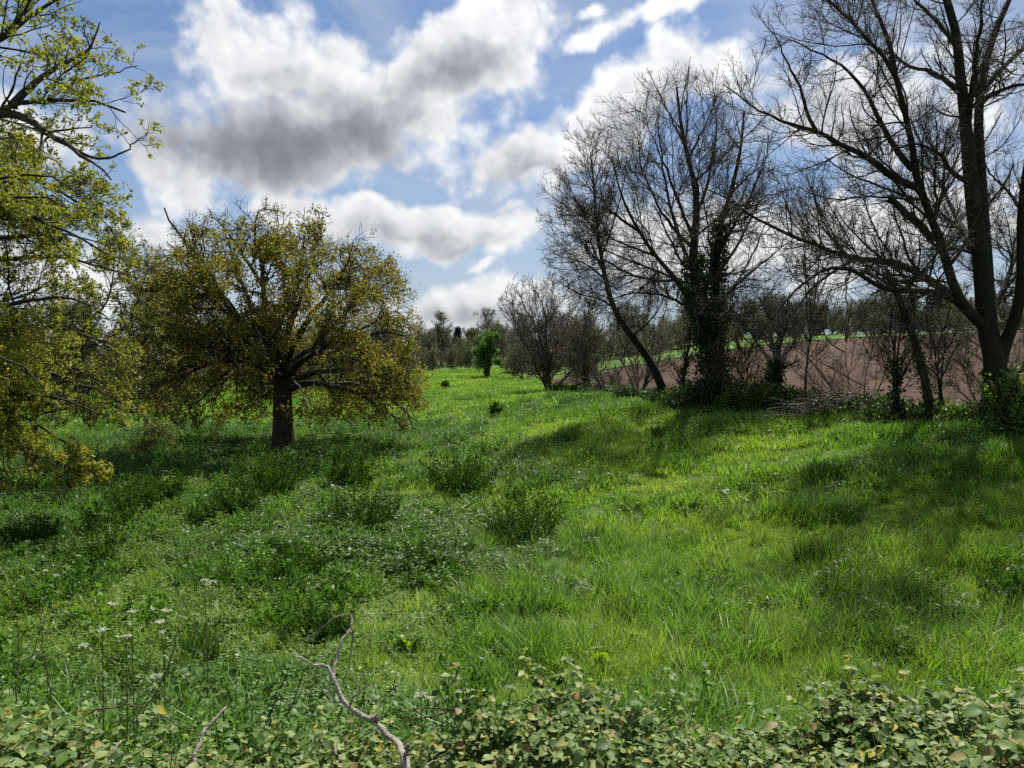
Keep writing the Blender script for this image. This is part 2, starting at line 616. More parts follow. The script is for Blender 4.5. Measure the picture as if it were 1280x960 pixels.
def leaf_mat(name, stops, trans=.4, rough=.5, spec=.35, tcol=None, inst=False, patch=None):
    """stops: colour ramp over a random value per leaf (mixed with a tint of the instance)"""
    m, t, out = new_mat(name)
    g = t.node('ShaderNodeNewGeometry')
    rnd = g.outputs['Random Per Island']
    if inst:
        at_ = t.node('ShaderNodeAttribute', attribute_type='INSTANCER', attribute_name='tint')
        f = t.m('ADD', at_.outputs['Fac'], t.m('MULTIPLY', t.m('SUBTRACT', rnd, .5), .32), clamp=True)
    elif patch:
        tc = t.node('ShaderNodeTexCoord')
        n = t.noise(tc.outputs['Object'], patch, 3, .6)
        f = t.m('ADD', t.m('MULTIPLY', rnd, .55), t.m('MULTIPLY', t.m('SUBTRACT', n.outputs[0], .28), 1.0), clamp=True)
    else:
        f = rnd
    col = t.ramp(f, stops)
    pr = principled(t, col, rough, spec)
    tr = t.node('ShaderNodeBsdfTranslucent')
    tcx = t.mix(1.0, col, ramp_color(tcol or (1.25, 1.25, .55)), 'MULTIPLY')
    t.l.new(tcx, tr.inputs['Color'])
    mx = t.node('ShaderNodeMixShader')
    mx.inputs[0].default_value = trans
    t.l.new(pr, mx.inputs[1]); t.l.new(tr.outputs[0], mx.inputs[2])
    t.l.new(mx.outputs[0], out.inputs[0])
    return m


MAT = {}
MAT['bark_oak'] = bark_mat('oak_bark', (.016, .013, .010), (.055, .045, .034))
MAT['bark_ash'] = bark_mat('ash_bark', (.008, .007, .0055), (.026, .023, .018), (.015, .019, .008), .6)
MAT['bark_twig'] = bark_mat('twig_bark', (.024, .020, .017), (.070, .058, .046))
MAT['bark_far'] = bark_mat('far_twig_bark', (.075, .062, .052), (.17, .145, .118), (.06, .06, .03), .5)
MAT['bark_pale'] = bark_mat('dead_wood', (.16, .135, .11), (.54, .50, .44), scale=30)
MAT['bark_dry'] = bark_mat('dry_stem', (.07, .05, .03), (.16, .12, .08), scale=14)
MAT['ivy'] = leaf_mat('ivy_leaf', [(0, (.012, .030, .008)), (.6, (.026, .058, .014)), (1, (.050, .095, .024))], .2, .6, .15)
MAT['oak_leaf'] = leaf_mat('oak_leaf', [(0, (.060, .082, .014)), (.45, (.135, .145, .025)), (.8, (.215, .182, .038)), (1, (.28, .25, .05))], .55, .55, .25, (1.3, 1.15, .5), patch=.45)
MAT['maple_leaf'] = leaf_mat('maple_leaf', [(0, (.10, .135, .020)), (.5, (.205, .230, .036)), (1, (.37, .36, .062))], .5, .5, .3, (1.25, 1.2, .5), patch=.5)
MAT['brown_leaf'] = leaf_mat('brown_green_leaf', [(0, (.055, .075, .015)), (.6, (.105, .120, .026)), (1, (.155, .155, .042))], .4, .55, .3)
MAT['bush_leaf'] = leaf_mat('bush_leaf', [(0, (.022, .05, .008)), (.6, (.05, .10, .014)), (1, (.09, .15, .02))], .4, .5, .3)
MAT['elder_leaf'] = leaf_mat('elder_leaf', [(0, (.06, .12, .02)), (.6, (.11, .20, .03)), (1, (.17, .26, .045))], .5, .45, .35)
MAT['round_leaf'] = leaf_mat('ivy_and_hawthorn_leaf', [(0, (.030, .075, .013)), (.6, (.075, .155, .024)), (1, (.14, .23, .036))], .4, .5, .3, patch=.6)
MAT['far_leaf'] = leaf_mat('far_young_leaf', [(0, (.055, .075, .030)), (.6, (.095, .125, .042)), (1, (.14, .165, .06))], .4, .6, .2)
MAT['bud'] = leaf_mat('opening_bud', [(0, (.06, .05, .02)), (.7, (.11, .10, .03)), (1, (.2, .19, .04))], .4)
MAT['pine'] = leaf_mat('conifer_leaf', [(0, (.010, .022, .012)), (1, (.02, .04, .02))], .1)
MAT['grass'] = leaf_mat('grass_blade', [(0, (.048, .118, .020)), (.3, (.108, .205, .030)), (.55, (.175, .280, .040)), (.8, (.265, .345, .050)), (1, (.32, .36, .10))], .46, .44, .28, (1.08, 1.28, .46), inst=True)
MAT['herb'] = leaf_mat('herb_leaf', [(0, (.038, .098, .016)), (.4, (.090, .178, .027)), (.75, (.145, .235, .036)), (1, (.21, .28, .05))], .44, .46, .24, (1.08, 1.28, .46), inst=True)
MAT['weed'] = leaf_mat('weed_leaf', [(0, (.010, .036, .006)), (.5, (.022, .064, .009)), (1, (.048, .105, .015))], .4, .7, .05, (1.4, 1.3, .4))
MAT['bramble'] = leaf_mat('bramble_leaf', [(0, (.030, .070, .012)), (.40, (.080, .145, .030)), (.78, (.180, .240, .075)), (.94, (.26, .265, .10)), (.985, (.20, .13, .06)), (1, (.34, .30, .03))], .34, .52, .18, (1.3, 1.2, .45))
MAT['bramble_stem'] = bark_mat('bramble_cane', (.05, .028, .02), (.12, .07, .045), scale=20)
MAT['stem'] = leaf_mat('green_stem', [(0, (.05, .09, .02)), (1, (.10, .12, .04))], .1)
MAT['umbel'] = leaf_mat('white_umbel', [(0, (.42, .45, .33)), (1, (.62, .63, .54))], .3, .6, .2, (1, 1, .9))
MAT['dock'] = leaf_mat('dock_leaf', [(0, (.07, .17, .015)), (.6, (.14, .26, .02)), (1, (.26, .30, .03))], .5, .42, .4, (1.3, 1.25, .4))
MAT['brush'] = bark_mat('brushwood', (.06, .05, .04), (.28, .25, .205), scale=9)
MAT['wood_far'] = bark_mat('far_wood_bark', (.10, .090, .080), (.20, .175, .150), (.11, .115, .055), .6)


def ground_mat():
    m, t, out = new_mat('meadow_ground')
    tc = t.node('ShaderNodeTexCoord')
    p = tc.outputs['Object']
    n1 = t.noise(p, .10, 4, .6); n2 = t.noise(p, .9, 5, .62); n3 = t.noise(p, 7.0, 4, .65)
    f = t.m('ADD', t.m('MULTIPLY', n1.outputs[0], .55), t.m('MULTIPLY', n2.outputs[0], .45))
    col = t.ramp(f, [(.30, (.055, .125, .018)), (.45, (.095, .180, .026)), (.58, (.135, .21, .036)), (.72, (.19, .20, .06))])
    n4 = t.noise(p, .035, 3, .6)
    col = t.mix(t.m('MULTIPLY', t.sstep(n4.outputs[0], .58, .7), .55), col, (.15, .105, .05, 1))
    col = t.mix(t.m('MULTIPLY', n3.outputs[0], .8), col, (.022, .034, .010, 1))
    h = t.m('ADD', n3.outputs[0], t.m('MULTIPLY', n2.outputs[0], 2.0))
    t.l.new(principled(t, col, .9, .1, bump(t, h, .7, .25)), out.inputs[0])
    return m


def soil_mat():
    m, t, out = new_mat('ploughed_soil')
    tc = t.node('ShaderNodeTexCoord')
    p = tc.outputs['Object']
    # drill lines across the slope
    rot = t.node('ShaderNodeMapping'); rot.inputs['Rotation'].default_value = (0, 0, math.radians(12))
    t.l.new(p, rot.inputs[0])
    w = t.node('ShaderNodeTexWave', wave_type='BANDS', bands_direction='X')
    t.l.new(rot.outputs[0], w.inputs[0])
    w.inputs['Scale'].default_value = .09; w.inputs['Distortion'].default_value = 2.5; w.inputs['Detail'].default_value = 3; w.inputs['Detail Scale'].default_value = 2
    n = t.noise(p, 1.3, 6, .7); n2 = t.noise(p, 9, 4, .7); n3 = t.noise(p, .06, 3, .5)
    col = t.ramp(t.m('ADD', t.m('MULTIPLY', n.outputs[0], .6), t.m('MULTIPLY', n3.outputs[0], .4)), [(.36, (.024, .0125, .008)), (.5, (.056, .031, .020)), (.66, (.100, .062, .042))])
    col = t.mix(t.m('MULTIPLY', w.outputs[0], .45), col, (.040, .028, .020, 1))
    h = t.m('ADD', t.m('MULTIPLY', w.outputs[0], .8), t.m('ADD', n.outputs[0], t.m('MULTIPLY', n2.outputs[0], .5)))
    t.l.new(principled(t, col, .95, .1, bump(t, h, .9, .15)), out.inputs[0])
    return m


def crop_mat():
    m, t, out = new_mat('green_crop')
    tc = t.node('ShaderNodeTexCoord')
    n = t.noise(tc.outputs['Object'], .5, 6, .7)
    col = t.ramp(n.outputs[0], [(.3, (.045, .10, .013)), (.7, (.085, .16, .020))])
    t.l.new(principled(t, col, .9, .1, bump(t, n.outputs[0], .8, .3)), out.inputs[0])
    return m


# ------------------------------------------------------------------ terrain
def grid_sheet(name, xs, ys, z, mat, mask=None):
    X, Y = np.meshgrid(xs, ys)
    Z = z(X, Y)
    nx, ny = len(xs), len(ys)
    idx = np.arange(nx * ny).reshape(ny, nx)
    f = np.stack([idx[:-1, :-1], idx[:-1, 1:], idx[1:, 1:], idx[1:, :-1]], -1).reshape(-1, 4)
    if mask is not None:
        cx = (X[:-1, :-1] + X[1:, 1:]) / 2; cyy = (Y[:-1, :-1] + Y[1:, 1:]) / 2
        f = f[mask(cx, cyy).ravel()]
    mb = MB(); mb.add(np.stack([X, Y, Z], -1).reshape(-1, 3), f4=f)
    return mb.build(name, mat)


def spaced(a, b, n, k):
    t = np.linspace(-1, 1, n)
    return np.where(t < 0, -abs(a), b) * np.abs(t) ** k


xs = np.unique(np.round(np.concatenate([np.arange(-45, 62, .9), spaced(-2500, 2500, 70, 3.2)]), 2))
ys = np.unique(np.round(np.concatenate([np.arange(-8, 16, .4), np.arange(16, 140, 1.0), np.arange(140, 320, 6), np.geomspace(320, 3500, 14), [-14, -25, -45, -80]]), 2))
tag(grid_sheet('meadow_ground', xs, ys, height, ground_mat()), kind='structure')


def field_edge(X, Y):
    d = X - hedge_x(Y)
    return (d > 3.2 + (fbm(X / 6, Y / 6, 5) - .5) * 2) & (Y > 27) & (Y < 100 + .25 * X) & (d < 120)


tag(grid_sheet('ploughed_field', np.arange(4, 150, .7), np.arange(26, 140, .7), lambda x, y: height(x, y) + .06, soil_mat(), field_edge), kind='structure')
tag(grid_sheet('green_field', np.arange(8, 260, 2.0), np.arange(96, 190, 2.0), lambda x, y: height(x, y) + .14, crop_mat(),
               lambda X, Y: (X - hedge_x(Y) > 6) & (Y > 102 + .25 * X) & (Y < 122 + .35 * X)), kind='structure')


# ------------------------------------------------------------------ scattered stuff
def proto_collection(name, meshes):
    c = bpy.data.collections.new(name)
    for k, me in enumerate(meshes):
        c.objects.link(bpy.data.objects.new('%s_variety_%02d' % (name, k), me))
    return c


def scatter(name, pts, rot, scl, var, tint, coll):
    me = bpy.data.meshes.new(name)
    n = len(pts)
    me.vertices.add(n); me.vertices.foreach_set('co', np.asarray(pts, np.float32).ravel())
    for nm, ty, key, arr in (('rot', 'FLOAT_VECTOR', 'vector', rot), ('scl', 'FLOAT_VECTOR', 'vector', scl), ('var', 'INT', 'value', var), ('tint', 'FLOAT', 'value', tint)):
        a = me.attributes.new(nm, ty, 'POINT')
        a.data.foreach_set(key, np.asarray(arr, np.int32 if ty == 'INT' else np.float32).ravel())
    me.update()
    o = bpy.data.objects.new(name, me); COL.objects.link(o)
    ng = bpy.data.node_groups.new(name + '_scatter', 'GeometryNodeTree')
    ng.interface.new_socket('Geometry', in_out='INPUT', socket_type='NodeSocketGeometry')
    ng.interface.new_socket('Geometry', in_out='OUTPUT', socket_type='NodeSocketGeometry')
    N = ng.nodes; L = ng.links
    gi = N.new('NodeGroupInput'); go = N.new('NodeGroupOutput')
    ci = N.new('GeometryNodeCollectionInfo')
    ci.inputs['Collection'].default_value = coll
    ci.inputs['Separate Children'].default_value = True
    ci.inputs['Reset Children'].default_value = True
    iop = N.new('GeometryNodeInstanceOnPoints')
    iop.inputs['Pick Instance'].default_value = True

    def na(nm, ty):
        q = N.new('GeometryNodeInputNamedAttribute'); q.data_type = ty; q.inputs['Name'].default_value = nm
        return q.outputs[0]
    e2r = N.new('FunctionNodeEulerToRotation')
    L.new(na('rot', 'FLOAT_VECTOR'), e2r.inputs[0])
    L.new(gi.outputs[0], iop.inputs['Points'])
    L.new(ci.outputs[0], iop.inputs['Instance'])
    L.new(na('var', 'INT'), iop.inputs['Instance Index'])
    L.new(e2r.outputs[0], iop.inputs['Rotation'])
    L.new(na('scl', 'FLOAT_VECTOR'), iop.inputs['Scale'])
    L.new(iop.outputs[0], go.inputs[0])
    md = o.modifiers.new('scatter', 'NODES'); md.node_group = ng
    return o


def blades(mb, rng, n, rad, h, w, bend, lean=.25, S=3):
    a = rng.uniform(0, 2 * PI, n); r = rad * np.sqrt(rng.random(n))
    b = np.stack([r * np.cos(a), r * np.sin(a), np.full(n, -.04)], 1)
    az = rng.uniform(0, 2 * PI, n)
    dirh = np.stack([np.cos(az), np.sin(az), np.zeros(n)], 1)
    side = np.stack([-np.sin(az), np.cos(az), np.zeros(n)], 1)
    hh = h * rng.uniform(.5, 1.05, n); bb = bend * rng.uniform(.2, 1.1, n); ln = lean * rng.random(n)
    ww = w * rng.uniform(.7, 1.3, n)
    t = np.linspace(0, 1, S + 1)
    ring = []
    for k, tt in enumerate(t):
        c = b + dirh * (hh * (ln * tt + bb * tt ** 2.2))[:, None] + np.array([0, 0, 1.0]) * (hh * (tt - .42 * bb * tt ** 2.6))[:, None]
        wd = ww * (1 - tt ** 1.7) * .5
        if k < S:
            ring += [c - side * wd[:, None], c + side * wd[:, None]]
        else:
            ring += [c]
    V = np.stack(ring, 1)
    nv = 2 * S + 1
    base = (np.arange(n) * nv)[:, None]
    f4 = np.concatenate([base + np.array([[2 * k, 2 * k + 1, 2 * k + 3, 2 * k + 2]]) for k in range(S - 1)])
    f3 = base + np.array([[2 * S - 2, 2 * S - 1, 2 * S]])
    mb.add(V.reshape(-1, 3), f4=f4, f3=f3)


def herb(mb, rng, stems, rad, h, leaf, n_leaf, feathery=False):
    """leafy stems: leaves in whorls up each stem; feathery ones carry many tiny leaflets"""
    a = rng.uniform(0, 2 * PI, stems); r = rad * np.sqrt(rng.random(stems))
    p = np.stack([r * np.cos(a), r * np.sin(a), np.full(stems, -.03)], 1)
    d = norm(np.stack([np.cos(a) * r / rad * .5, np.sin(a) * r / rad * .5, np.ones(stems)], 1))
    P, R = grow(rng, p, d, h * rng.uniform(.55, 1.1, stems) * (1.05 - .45 * r / rad), np.full(stems, .004), np.full(stems, .002), 4, .10, .02)
    tubes(mb, P, R, 3)
    if not feathery:
        i = rng.integers(0, stems, stems * n_leaf); t = rng.uniform(.12, 1, len(i))
        c, _, _ = along(P, R, i, np.minimum(t, .999))
        N = len(c)
        az = rng.uniform(0, 2 * PI, N)
        dd = norm(np.stack([np.cos(az), np.sin(az), rng.uniform(-.25, .55, N)], 1))
        s = norm(np.cross(dd, [0, 0, 1.0])); n = np.cross(s, dd)
        l = (leaf * rng.uniform(.6, 1.25, N) * (1.15 - .5 * t))[:, None]; w = l * .28
        v = np.stack([c, c + dd * l * .4 + s * w + n * w * .3, c + dd * l - n * l * .25, c + dd * l * .4 - s * w + n * w * .3, c + dd * l * .5], 1)
        b = (np.arange(N) * 5)[:, None]
        mb.add(v.reshape(-1, 3), f3=np.concatenate([b + np.array([q]) for q in ([0, 1, 4], [1, 2, 4], [2, 3, 4], [3, 0, 4])]))
    else:
        nf = stems * 4
        i = rng.integers(0, stems, nf); t = rng.uniform(.15, 1, nf)
        c, _, _ = along(P, R, i, np.minimum(t, .999))
        az = rng.uniform(0, 2 * PI, nf)
        dd = norm(np.stack([np.cos(az), np.sin(az), rng.uniform(.1, .9, nf)], 1))
        FP, FR = grow(rng, c, dd, leaf * 2.2 * rng.uniform(.7, 1.2, nf), np.full(nf, .002), np.full(nf, .001), 4, .08, -.13)
        tubes(mb, FP, FR, 3)
        m = nf * n_leaf
        i = rng.integers(0, nf, m); t = rng.uniform(.15, 1, m)
        c, d2, _ = along(FP, FR, i, np.minimum(t, .999))
        s = norm(np.cross(d2, np.array([0, 0, 1.0]) + rng.normal(size=(m, 3)) * .25)) * np.where(rng.random(m) < .5, 1, -1)[:, None]
        l = (leaf * .55 * (1.2 - t) * rng.uniform(.7, 1.3, m))[:, None]
        dr = norm(s + d2 * .5)
        sd = norm(np.cross(dr, np.cross(s, d2))) * l * .32
        v = np.stack([c, c + dr * l * .55 + sd, c + dr * l, c + dr * l * .55 - sd], 1)
        mb.add(v.reshape(-1, 3), f4=np.arange(m * 4).reshape(m, 4))


def dome(mb, rng, w, h, n, leaf):
    """bushy herb: plume-like leafy stems fanning up into a rough dome"""
    m = max(10, n // 70)
    a = rng.uniform(0, 2 * PI, m); q = np.sqrt(rng.random(m))
    p = np.stack([np.cos(a) * q * .30 * w, np.sin(a) * q * .30 * w, np.full(m, -.04)], 1)
    d = norm(np.stack([np.cos(a) * q * .75 * w / h, np.sin(a) * q * .75 * w / h, np.ones(m)], 1))
    P, R = grow(rng, p, d, h * rng.uniform(.45, 1.2, m) * (1.05 - .3 * q), np.full(m, .005), np.full(m, .002), 5, .09, .02)
    tubes(mb, P, R, 3)
    i = rng.integers(0, m, n); t = rng.uniform(.12, 1, n)
    c, dd, _ = along(P, R, i, np.minimum(t, .999))
    c = c + rng.normal(size=c.shape) * (.055 * w * (1.25 - t))[:, None]
    leaves(mb, rng, c, leaf, 1, leaf * .3, -.35, .42, .45)


def mk(fn, mat, *a, seed=0, **k):
    mb = MB(); fn(mb, np.random.default_rng(seed), *a, **k)
    return mb.mesh('sward', mat, smooth=True)


near_grass = [mk(blades, MAT['grass'], 46, .15, hh, .0115, bd, seed=k) for k, (hh, bd) in enumerate([(.30, .5), (.36, .7), (.42, .55), (.34, .9), (.48, .6), (.26, .8)])]
mid_grass = [mk(blades, MAT['grass'], 46, .30, hh, .024, bd, seed=20 + k, S=2) for k, (hh, bd) in enumerate([(.30, .6), (.36, .8), (.42, .6), (.33, .9)])]
far_grass = [mk(blades, MAT['grass'], 60, .75, hh, .045, bd, seed=40 + k, S=2) for k, (hh, bd) in enumerate([(.26, .6), (.32, .8), (.36, .6)])]
herbs = [mk(herb, MAT['herb'], 9, .18, .42, .075, 11, seed=60), mk(herb, MAT['herb'], 8, .15, .52, .06, 14, seed=61),
         mk(herb, MAT['herb'], 8, .17, .42, .085, 11, True, seed=62), mk(herb, MAT['herb'], 7, .18, .46, .10, 11, True, seed=63),
         mk(herb, MAT['herb'], 9, .20, .30, .10, 7, seed=64), mk(herb, MAT['herb'], 8, .17, .36, .09, 10, True, seed=65)]

rngS = np.random.default_rng(5)


def frustum_points(rng, y0, y1, dens, margin=1.12, pad=1.6, xmin=None):
    w1 = .6875 * margin * y1 + pad
    area = 2 * w1 * (y1 - y0)
    n = int(area * dens)
    x = rng.uniform(-w1, w1, n); y = rng.uniform(y0, y1, n)
    ok = np.abs(x) < .6875 * margin * y + pad
    return x[ok], y[ok]


def herbiness(x, y):
    """0 = pure grass on the open side of the meadow, 1 = tangled herbs"""
    px = 640 + F * x / y
    side = sst(-(px - 600), -330, 330)
    n = fbm(x / 2.6, y / 2.6, 31, 3)
    return np.clip(side * 1.25 - .15 + (n - .5) * 1.5, 0, 1) * (1 - sst(y, 45, 70))


def tint_field(x, y):
    n = fbm(x / 4.5, y / 4.5, 77, 3); n2 = fbm(x / 1.3, y / 1.3, 78, 2)
    t = .42 + (n - .5) * .75 + (n2 - .5) * .5
    # a yellower dry strip across the open grass
    gx, gy = 3.6 + (y - 17) * .05, 17.0
    t = t + .20 * np.exp(-((x - gx) / 3.2) ** 2 - ((y - gy) / 5.0) ** 2)
    t = t + .10 * sst(y, 30, 75) + .02 * sst(x / y, -.12, .12)
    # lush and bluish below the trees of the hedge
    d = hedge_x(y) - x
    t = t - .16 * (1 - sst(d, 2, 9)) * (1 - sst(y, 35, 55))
    return np.clip(t, 0.02, .98)


def scatter_band(name, y0, y1, dens, protos, pick, smin, smax, label=None, lay=.0, keep=None, mat=None):
    x, y = frustum_points(rngS, y0, y1, dens)
    if keep is not None:
        k = rngS.random(len(x)) < keep(x, y)
        x, y = x[k], y[k]
    d = x - hedge_x(y)
    k = (d < 3.6 + 2.2 * rngS.random(len(x)) ** 2) & ~((y < 4.4) & (y > 0))
    x, y = x[k], y[k]
    n = len(x)
    z = height(x, y)
    clump = fbm(x / 1.25, y / 1.25, 12, 2)
    s = rngS.uniform(smin, smax, n) * (.58 + 1.0 * np.clip((clump - .25) * 1.6, 0, 1.1))
    scl = np.stack([s * rngS.uniform(.9, 1.2, n), s * rngS.uniform(.9, 1.2, n), s], 1)
    rot = np.stack([rngS.normal(size=n) * .13, rngS.normal(size=n) * .13, rngS.uniform(0, 2 * PI, n)], 1)
    var = rngS.integers(pick[0], pick[1], n)
    o = scatter(name, np.stack([x, y, z], 1), rot, scl, var, np.clip(tint_field(x, y) + rngS.normal(size=n) * .06 + (.46 - clump) * .5, .01, .99), protos)
    tag(o, kind='stuff')
    return o


c_dome = proto_collection('herb_domes', [mk(dome, MAT['herb'], 1.0, .62, 1500, .078, seed=160 + k) for k in range(3)] + [mk(dome, MAT['herb'], .8, .80, 1500, .06, seed=165)])
c_near = proto_collection('near_blades', near_grass)
c_mid = proto_collection('mid_blades', mid_grass)
c_far = proto_collection('far_blades', far_grass)
c_herb = proto_collection('herb_plants', herbs)
scatter_band('meadow_grass', 4.4, 16, 44, c_near, (0, 6), .75, 1.25, keep=lambda x, y: 1 - .75 * herbiness(x, y))
scatter_band('meadow_grass', 15, 42, 13, c_mid, (0, 4), .75, 1.3, keep=lambda x, y: 1 - .6 * herbiness(x, y))
scatter_band('meadow_grass', 40, 135, 2.2, c_far, (0, 3), .7, 1.2)
scatter_band('meadow_herbs', 4.4, 17, 26, c_herb, (0, 6), .7, 1.25, keep=lambda x, y: .05 + .95 * herbiness(x, y))
scatter_band('meadow_herbs', 16, 46, 9, c_herb, (0, 6), .8, 1.35, keep=lambda x, y: .06 + .94 * herbiness(x, y))


def domes(n_try):
    x, y = frustum_points(rngS, 5.5, 52, .75)
    g = fbm(x / 3.2, y / 3.2, 51, 2)
    k = (rngS.random(len(x)) < np.clip(herbiness(x, y) * 1.1 - .05 + (g - .5), .02, 1)) & (hedge_x(y) - x > .5)
    x, y = x[k], y[k]; n = len(x)
    s = rngS.uniform(.45, 1.15, n) * (1 - .25 * sst(y, 5, 9) * 0)
    tag(scatter('meadow_herbs', np.stack([x, y, height(x, y)], 1), np.stack([rngS.normal(size=n) * .08, rngS.normal(size=n) * .08, rngS.uniform(0, 6.28, n)], 1),
                np.stack([s, s, s * rngS.uniform(.75, 1.2, n)], 1), rngS.integers(0, 4, n), np.clip(rngS.normal(.30, .16, n), .02, .7), c_dome), kind='stuff')


domes(0)


def stalks(mb, rng, n, rad, h):
    a = rng.uniform(0, 2 * PI, n); r = rad * np.sqrt(rng.random(n))
    P, R = grow(rng, np.stack([r * np.cos(a), r * np.sin(a), np.full(n, -.03)], 1), norm(np.stack([rng.normal(size=n) * .16, rng.normal(size=n) * .16, np.ones(n)], 1)),
                h * rng.uniform(.6, 1.1, n), np.full(n, .0022), np.full(n, .0014), 5, .05, 0)
    tubes(mb, P, R, 3)
    i = np.repeat(np.arange(n), 14); t = rng.uniform(.72, .999, len(i))
    c, d, _ = along(P, R, i, t)
    leaves(mb, rng, c, .022, 1, .004, -.9, .2, .35)


MAT['straw'] = leaf_mat('straw', [(0, (.16, .13, .06)), (.6, (.24, .20, .09)), (1, (.20, .13, .07))], .2)
c_stalk = proto_collection('seed_stalks', [mk(stalks, MAT['straw'], 5, .2, .72, seed=180 + k) for k in range(3)])
x, y = frustum_points(rngS, 5.5, 34, 1.3)
k = (rngS.random(len(x)) < fbm(x / 3, y / 3, 61, 2) ** 2.2 * 1.6) & (hedge_x(y) - x > -1)
x, y = x[k], y[k]; n = len(x)
tag(scatter('dry_stalks', np.stack([x, y, height(x, y)], 1), np.stack([rngS.normal(size=n) * .1, rngS.normal(size=n) * .1, rngS.uniform(0, 6.28, n)], 1),
            np.repeat(rngS.uniform(.6, 1.1, n)[:, None], 3, 1), rngS.integers(0, 3, n), rngS.random(n), c_stalk), kind='stuff')

# ------------------------------------------------------------------ bramble thicket on the bank


def bramble_spray(mb, rng, n_cane, L, n_leaf, leaf):
    a = rng.uniform(0, 2 * PI, n_cane)
    d = norm(np.stack([np.cos(a), np.sin(a), rng.uniform(.5, 2.2, n_cane)], 1))
    P, R = grow(rng, np.zeros((n_cane, 3)), d, L * rng.uniform(.6, 1.1, n_cane), np.full(n_cane, .0035), np.full(n_cane, .0018), 7, .12, -.09)
    tubes(mb, P, R, 4)
    m = n_cane * n_leaf
    i = np.repeat(np.arange(n_cane), n_leaf); t = np.tile(np.linspace(.18, .99, n_leaf), n_cane) + rng.uniform(-.03, .01, m)
    c, dt, _ = along(P, R, i, np.clip(t, 0, .999))
    az = rng.uniform(0, 2 * PI, m)
    pd = norm(np.stack([np.cos(az), np.sin(az), rng.uniform(.1, .7, m)], 1) + dt * .3)
    pl = (leaf * rng.uniform(.6, 1.0, m))[:, None]
    tip = c + pd * pl
    tubes(mb, np.stack([c, (c + tip) / 2 + [0, 0, .004], tip], 1), np.full((m, 3), .0011), 3)
    hz = norm(pd * [1, 1, .0] + 1e-6)
    sideh = np.cross(hz, [0, 0, 1.0])
    for ang, k in ((0, 1.0), (1.15, .86), (-1.15, .86)):
        dd = norm(hz * math.cos(ang) + sideh * math.sin(ang) + np.array([0, 0, 1]) * rng.uniform(-.45, .2, m)[:, None])
        up = norm(np.array([0, 0, 1.0]) + rng.normal(size=(m, 3)) * .28)
        s = norm(np.cross(dd, up)); n = np.cross(s, dd)
        l = (leaf * k * rng.uniform(.75, 1.25, m) * (1.1 - .45 * t))[:, None]; w = l * .40
        o = tip + dd * l * .06
        prof = [(0, 0), (.16, .62), (.26, .80), (.34, .86), (.46, 1.0), (.58, .86), (.68, .74), (.84, .40), (1.0, 0)]
        left, right, mid = [], [], []
        for q, wq in prof:
            cen = o + dd * l * q - n * l * .16 * q * q
            jag = (.06 if prof.index((q, wq)) % 2 else -.05)
            mid.append(cen)
            if 0 < q < 1:
                left.append(cen + s * w * (wq + jag) + n * w * .30 * wq); right.append(cen - s * w * (wq + jag) + n * w * .30 * wq)
        K = len(mid); V = np.stack(mid + left + right, 1)
        nv = V.shape[1]; b = (np.arange(m) * nv)[:, None]
        f4, f3 = [], []
        lo, ro = K, K + K - 2
        for j in range(K - 1):
            if j == 0:
                f3 += [b + np.array([[0, lo, 1]]), b + np.array([[0, 1, ro]])]
            elif j == K - 2:
                f3 += [b + np.array([[j, lo + j - 1, j + 1]]), b + np.array([[j, j + 1, ro + j - 1]])]
            else:
                f4 += [b + np.array([[j, lo + j - 1, lo + j, j + 1]]), b + np.array([[j, j + 1, ro + j, ro + j - 1]])]
        mb.add(V.reshape(-1, 3), f4=np.concatenate(f4), f3=np.concatenate(f3))


br = [mk(bramble_spray, MAT['bramble'], nc, L, nl, lf, seed=90 + k) for k, (nc, L, nl, lf) in enumerate(
    [(5, .32, 8, .055), (6, .27, 7, .062), (4, .38, 9, .048), (6, .25, 7, .057), (5, .30, 8, .042), (2, .75, 13, .044)])]
c_br = proto_collection('bramble_sprays', br)
rb = np.random.default_rng(8)
n = 7800
bx = rb.uniform(-4.2, 4.2, n); by = rb.uniform(1.4, 3.9, n)
# height of the thicket along the bank: taller at both ends and in a hump right of the middle
crest = np.interp(bx / 3.2, [-.75, -.46, -.38, -.31, -.10, -.03, .02, .11, .18, .38, .46, .75],
                  [.72, .70, .50, .52, .56, .54, .58, .58, .54, .54, .68, .74])
edge = 3.42 + .30 * (fbm(bx * 1.3 + 3, bx * 0, 4, 3) - .5) * 2
keep_ = by < edge + rb.normal(size=n) * .08
bx, by, crest, edge = bx[keep_], by[keep_], crest[keep_], edge[keep_]
n = len(bx)
lump = .50 + .95 * np.clip(fbm(bx * 2.6, by * 2.6, 15, 2) - .12, 0, .75)
top = .03 + crest * lump * (.25 + .75 * rb.random(n) ** .7) * (1 - .5 * sst(edge - by, .35, 0)) - .12
# thinner where the dead sticks come through
for sx_, hw in ((-.46, .14), (-.30, .12), (-1.28, .08), (-1.62, .10)):
    top = top * (1 - .5 * np.exp(-((bx - sx_ * by / 3.05) / hw) ** 2))
bz = height(bx, by) + top
o = scatter('bramble_thicket', np.stack([bx, by, bz], 1),
            np.stack([rb.normal(size=n) * .2, rb.normal(size=n) * .2, rb.uniform(0, 6.28, n)], 1),
            np.repeat((.5 + .85 * rb.random(n) ** 1.4)[:, None], 3, 1), np.where(rb.random(n) < .014, 5, rb.integers(0, 5, n)), rb.random(n), c_br)
tag(o, kind='stuff')


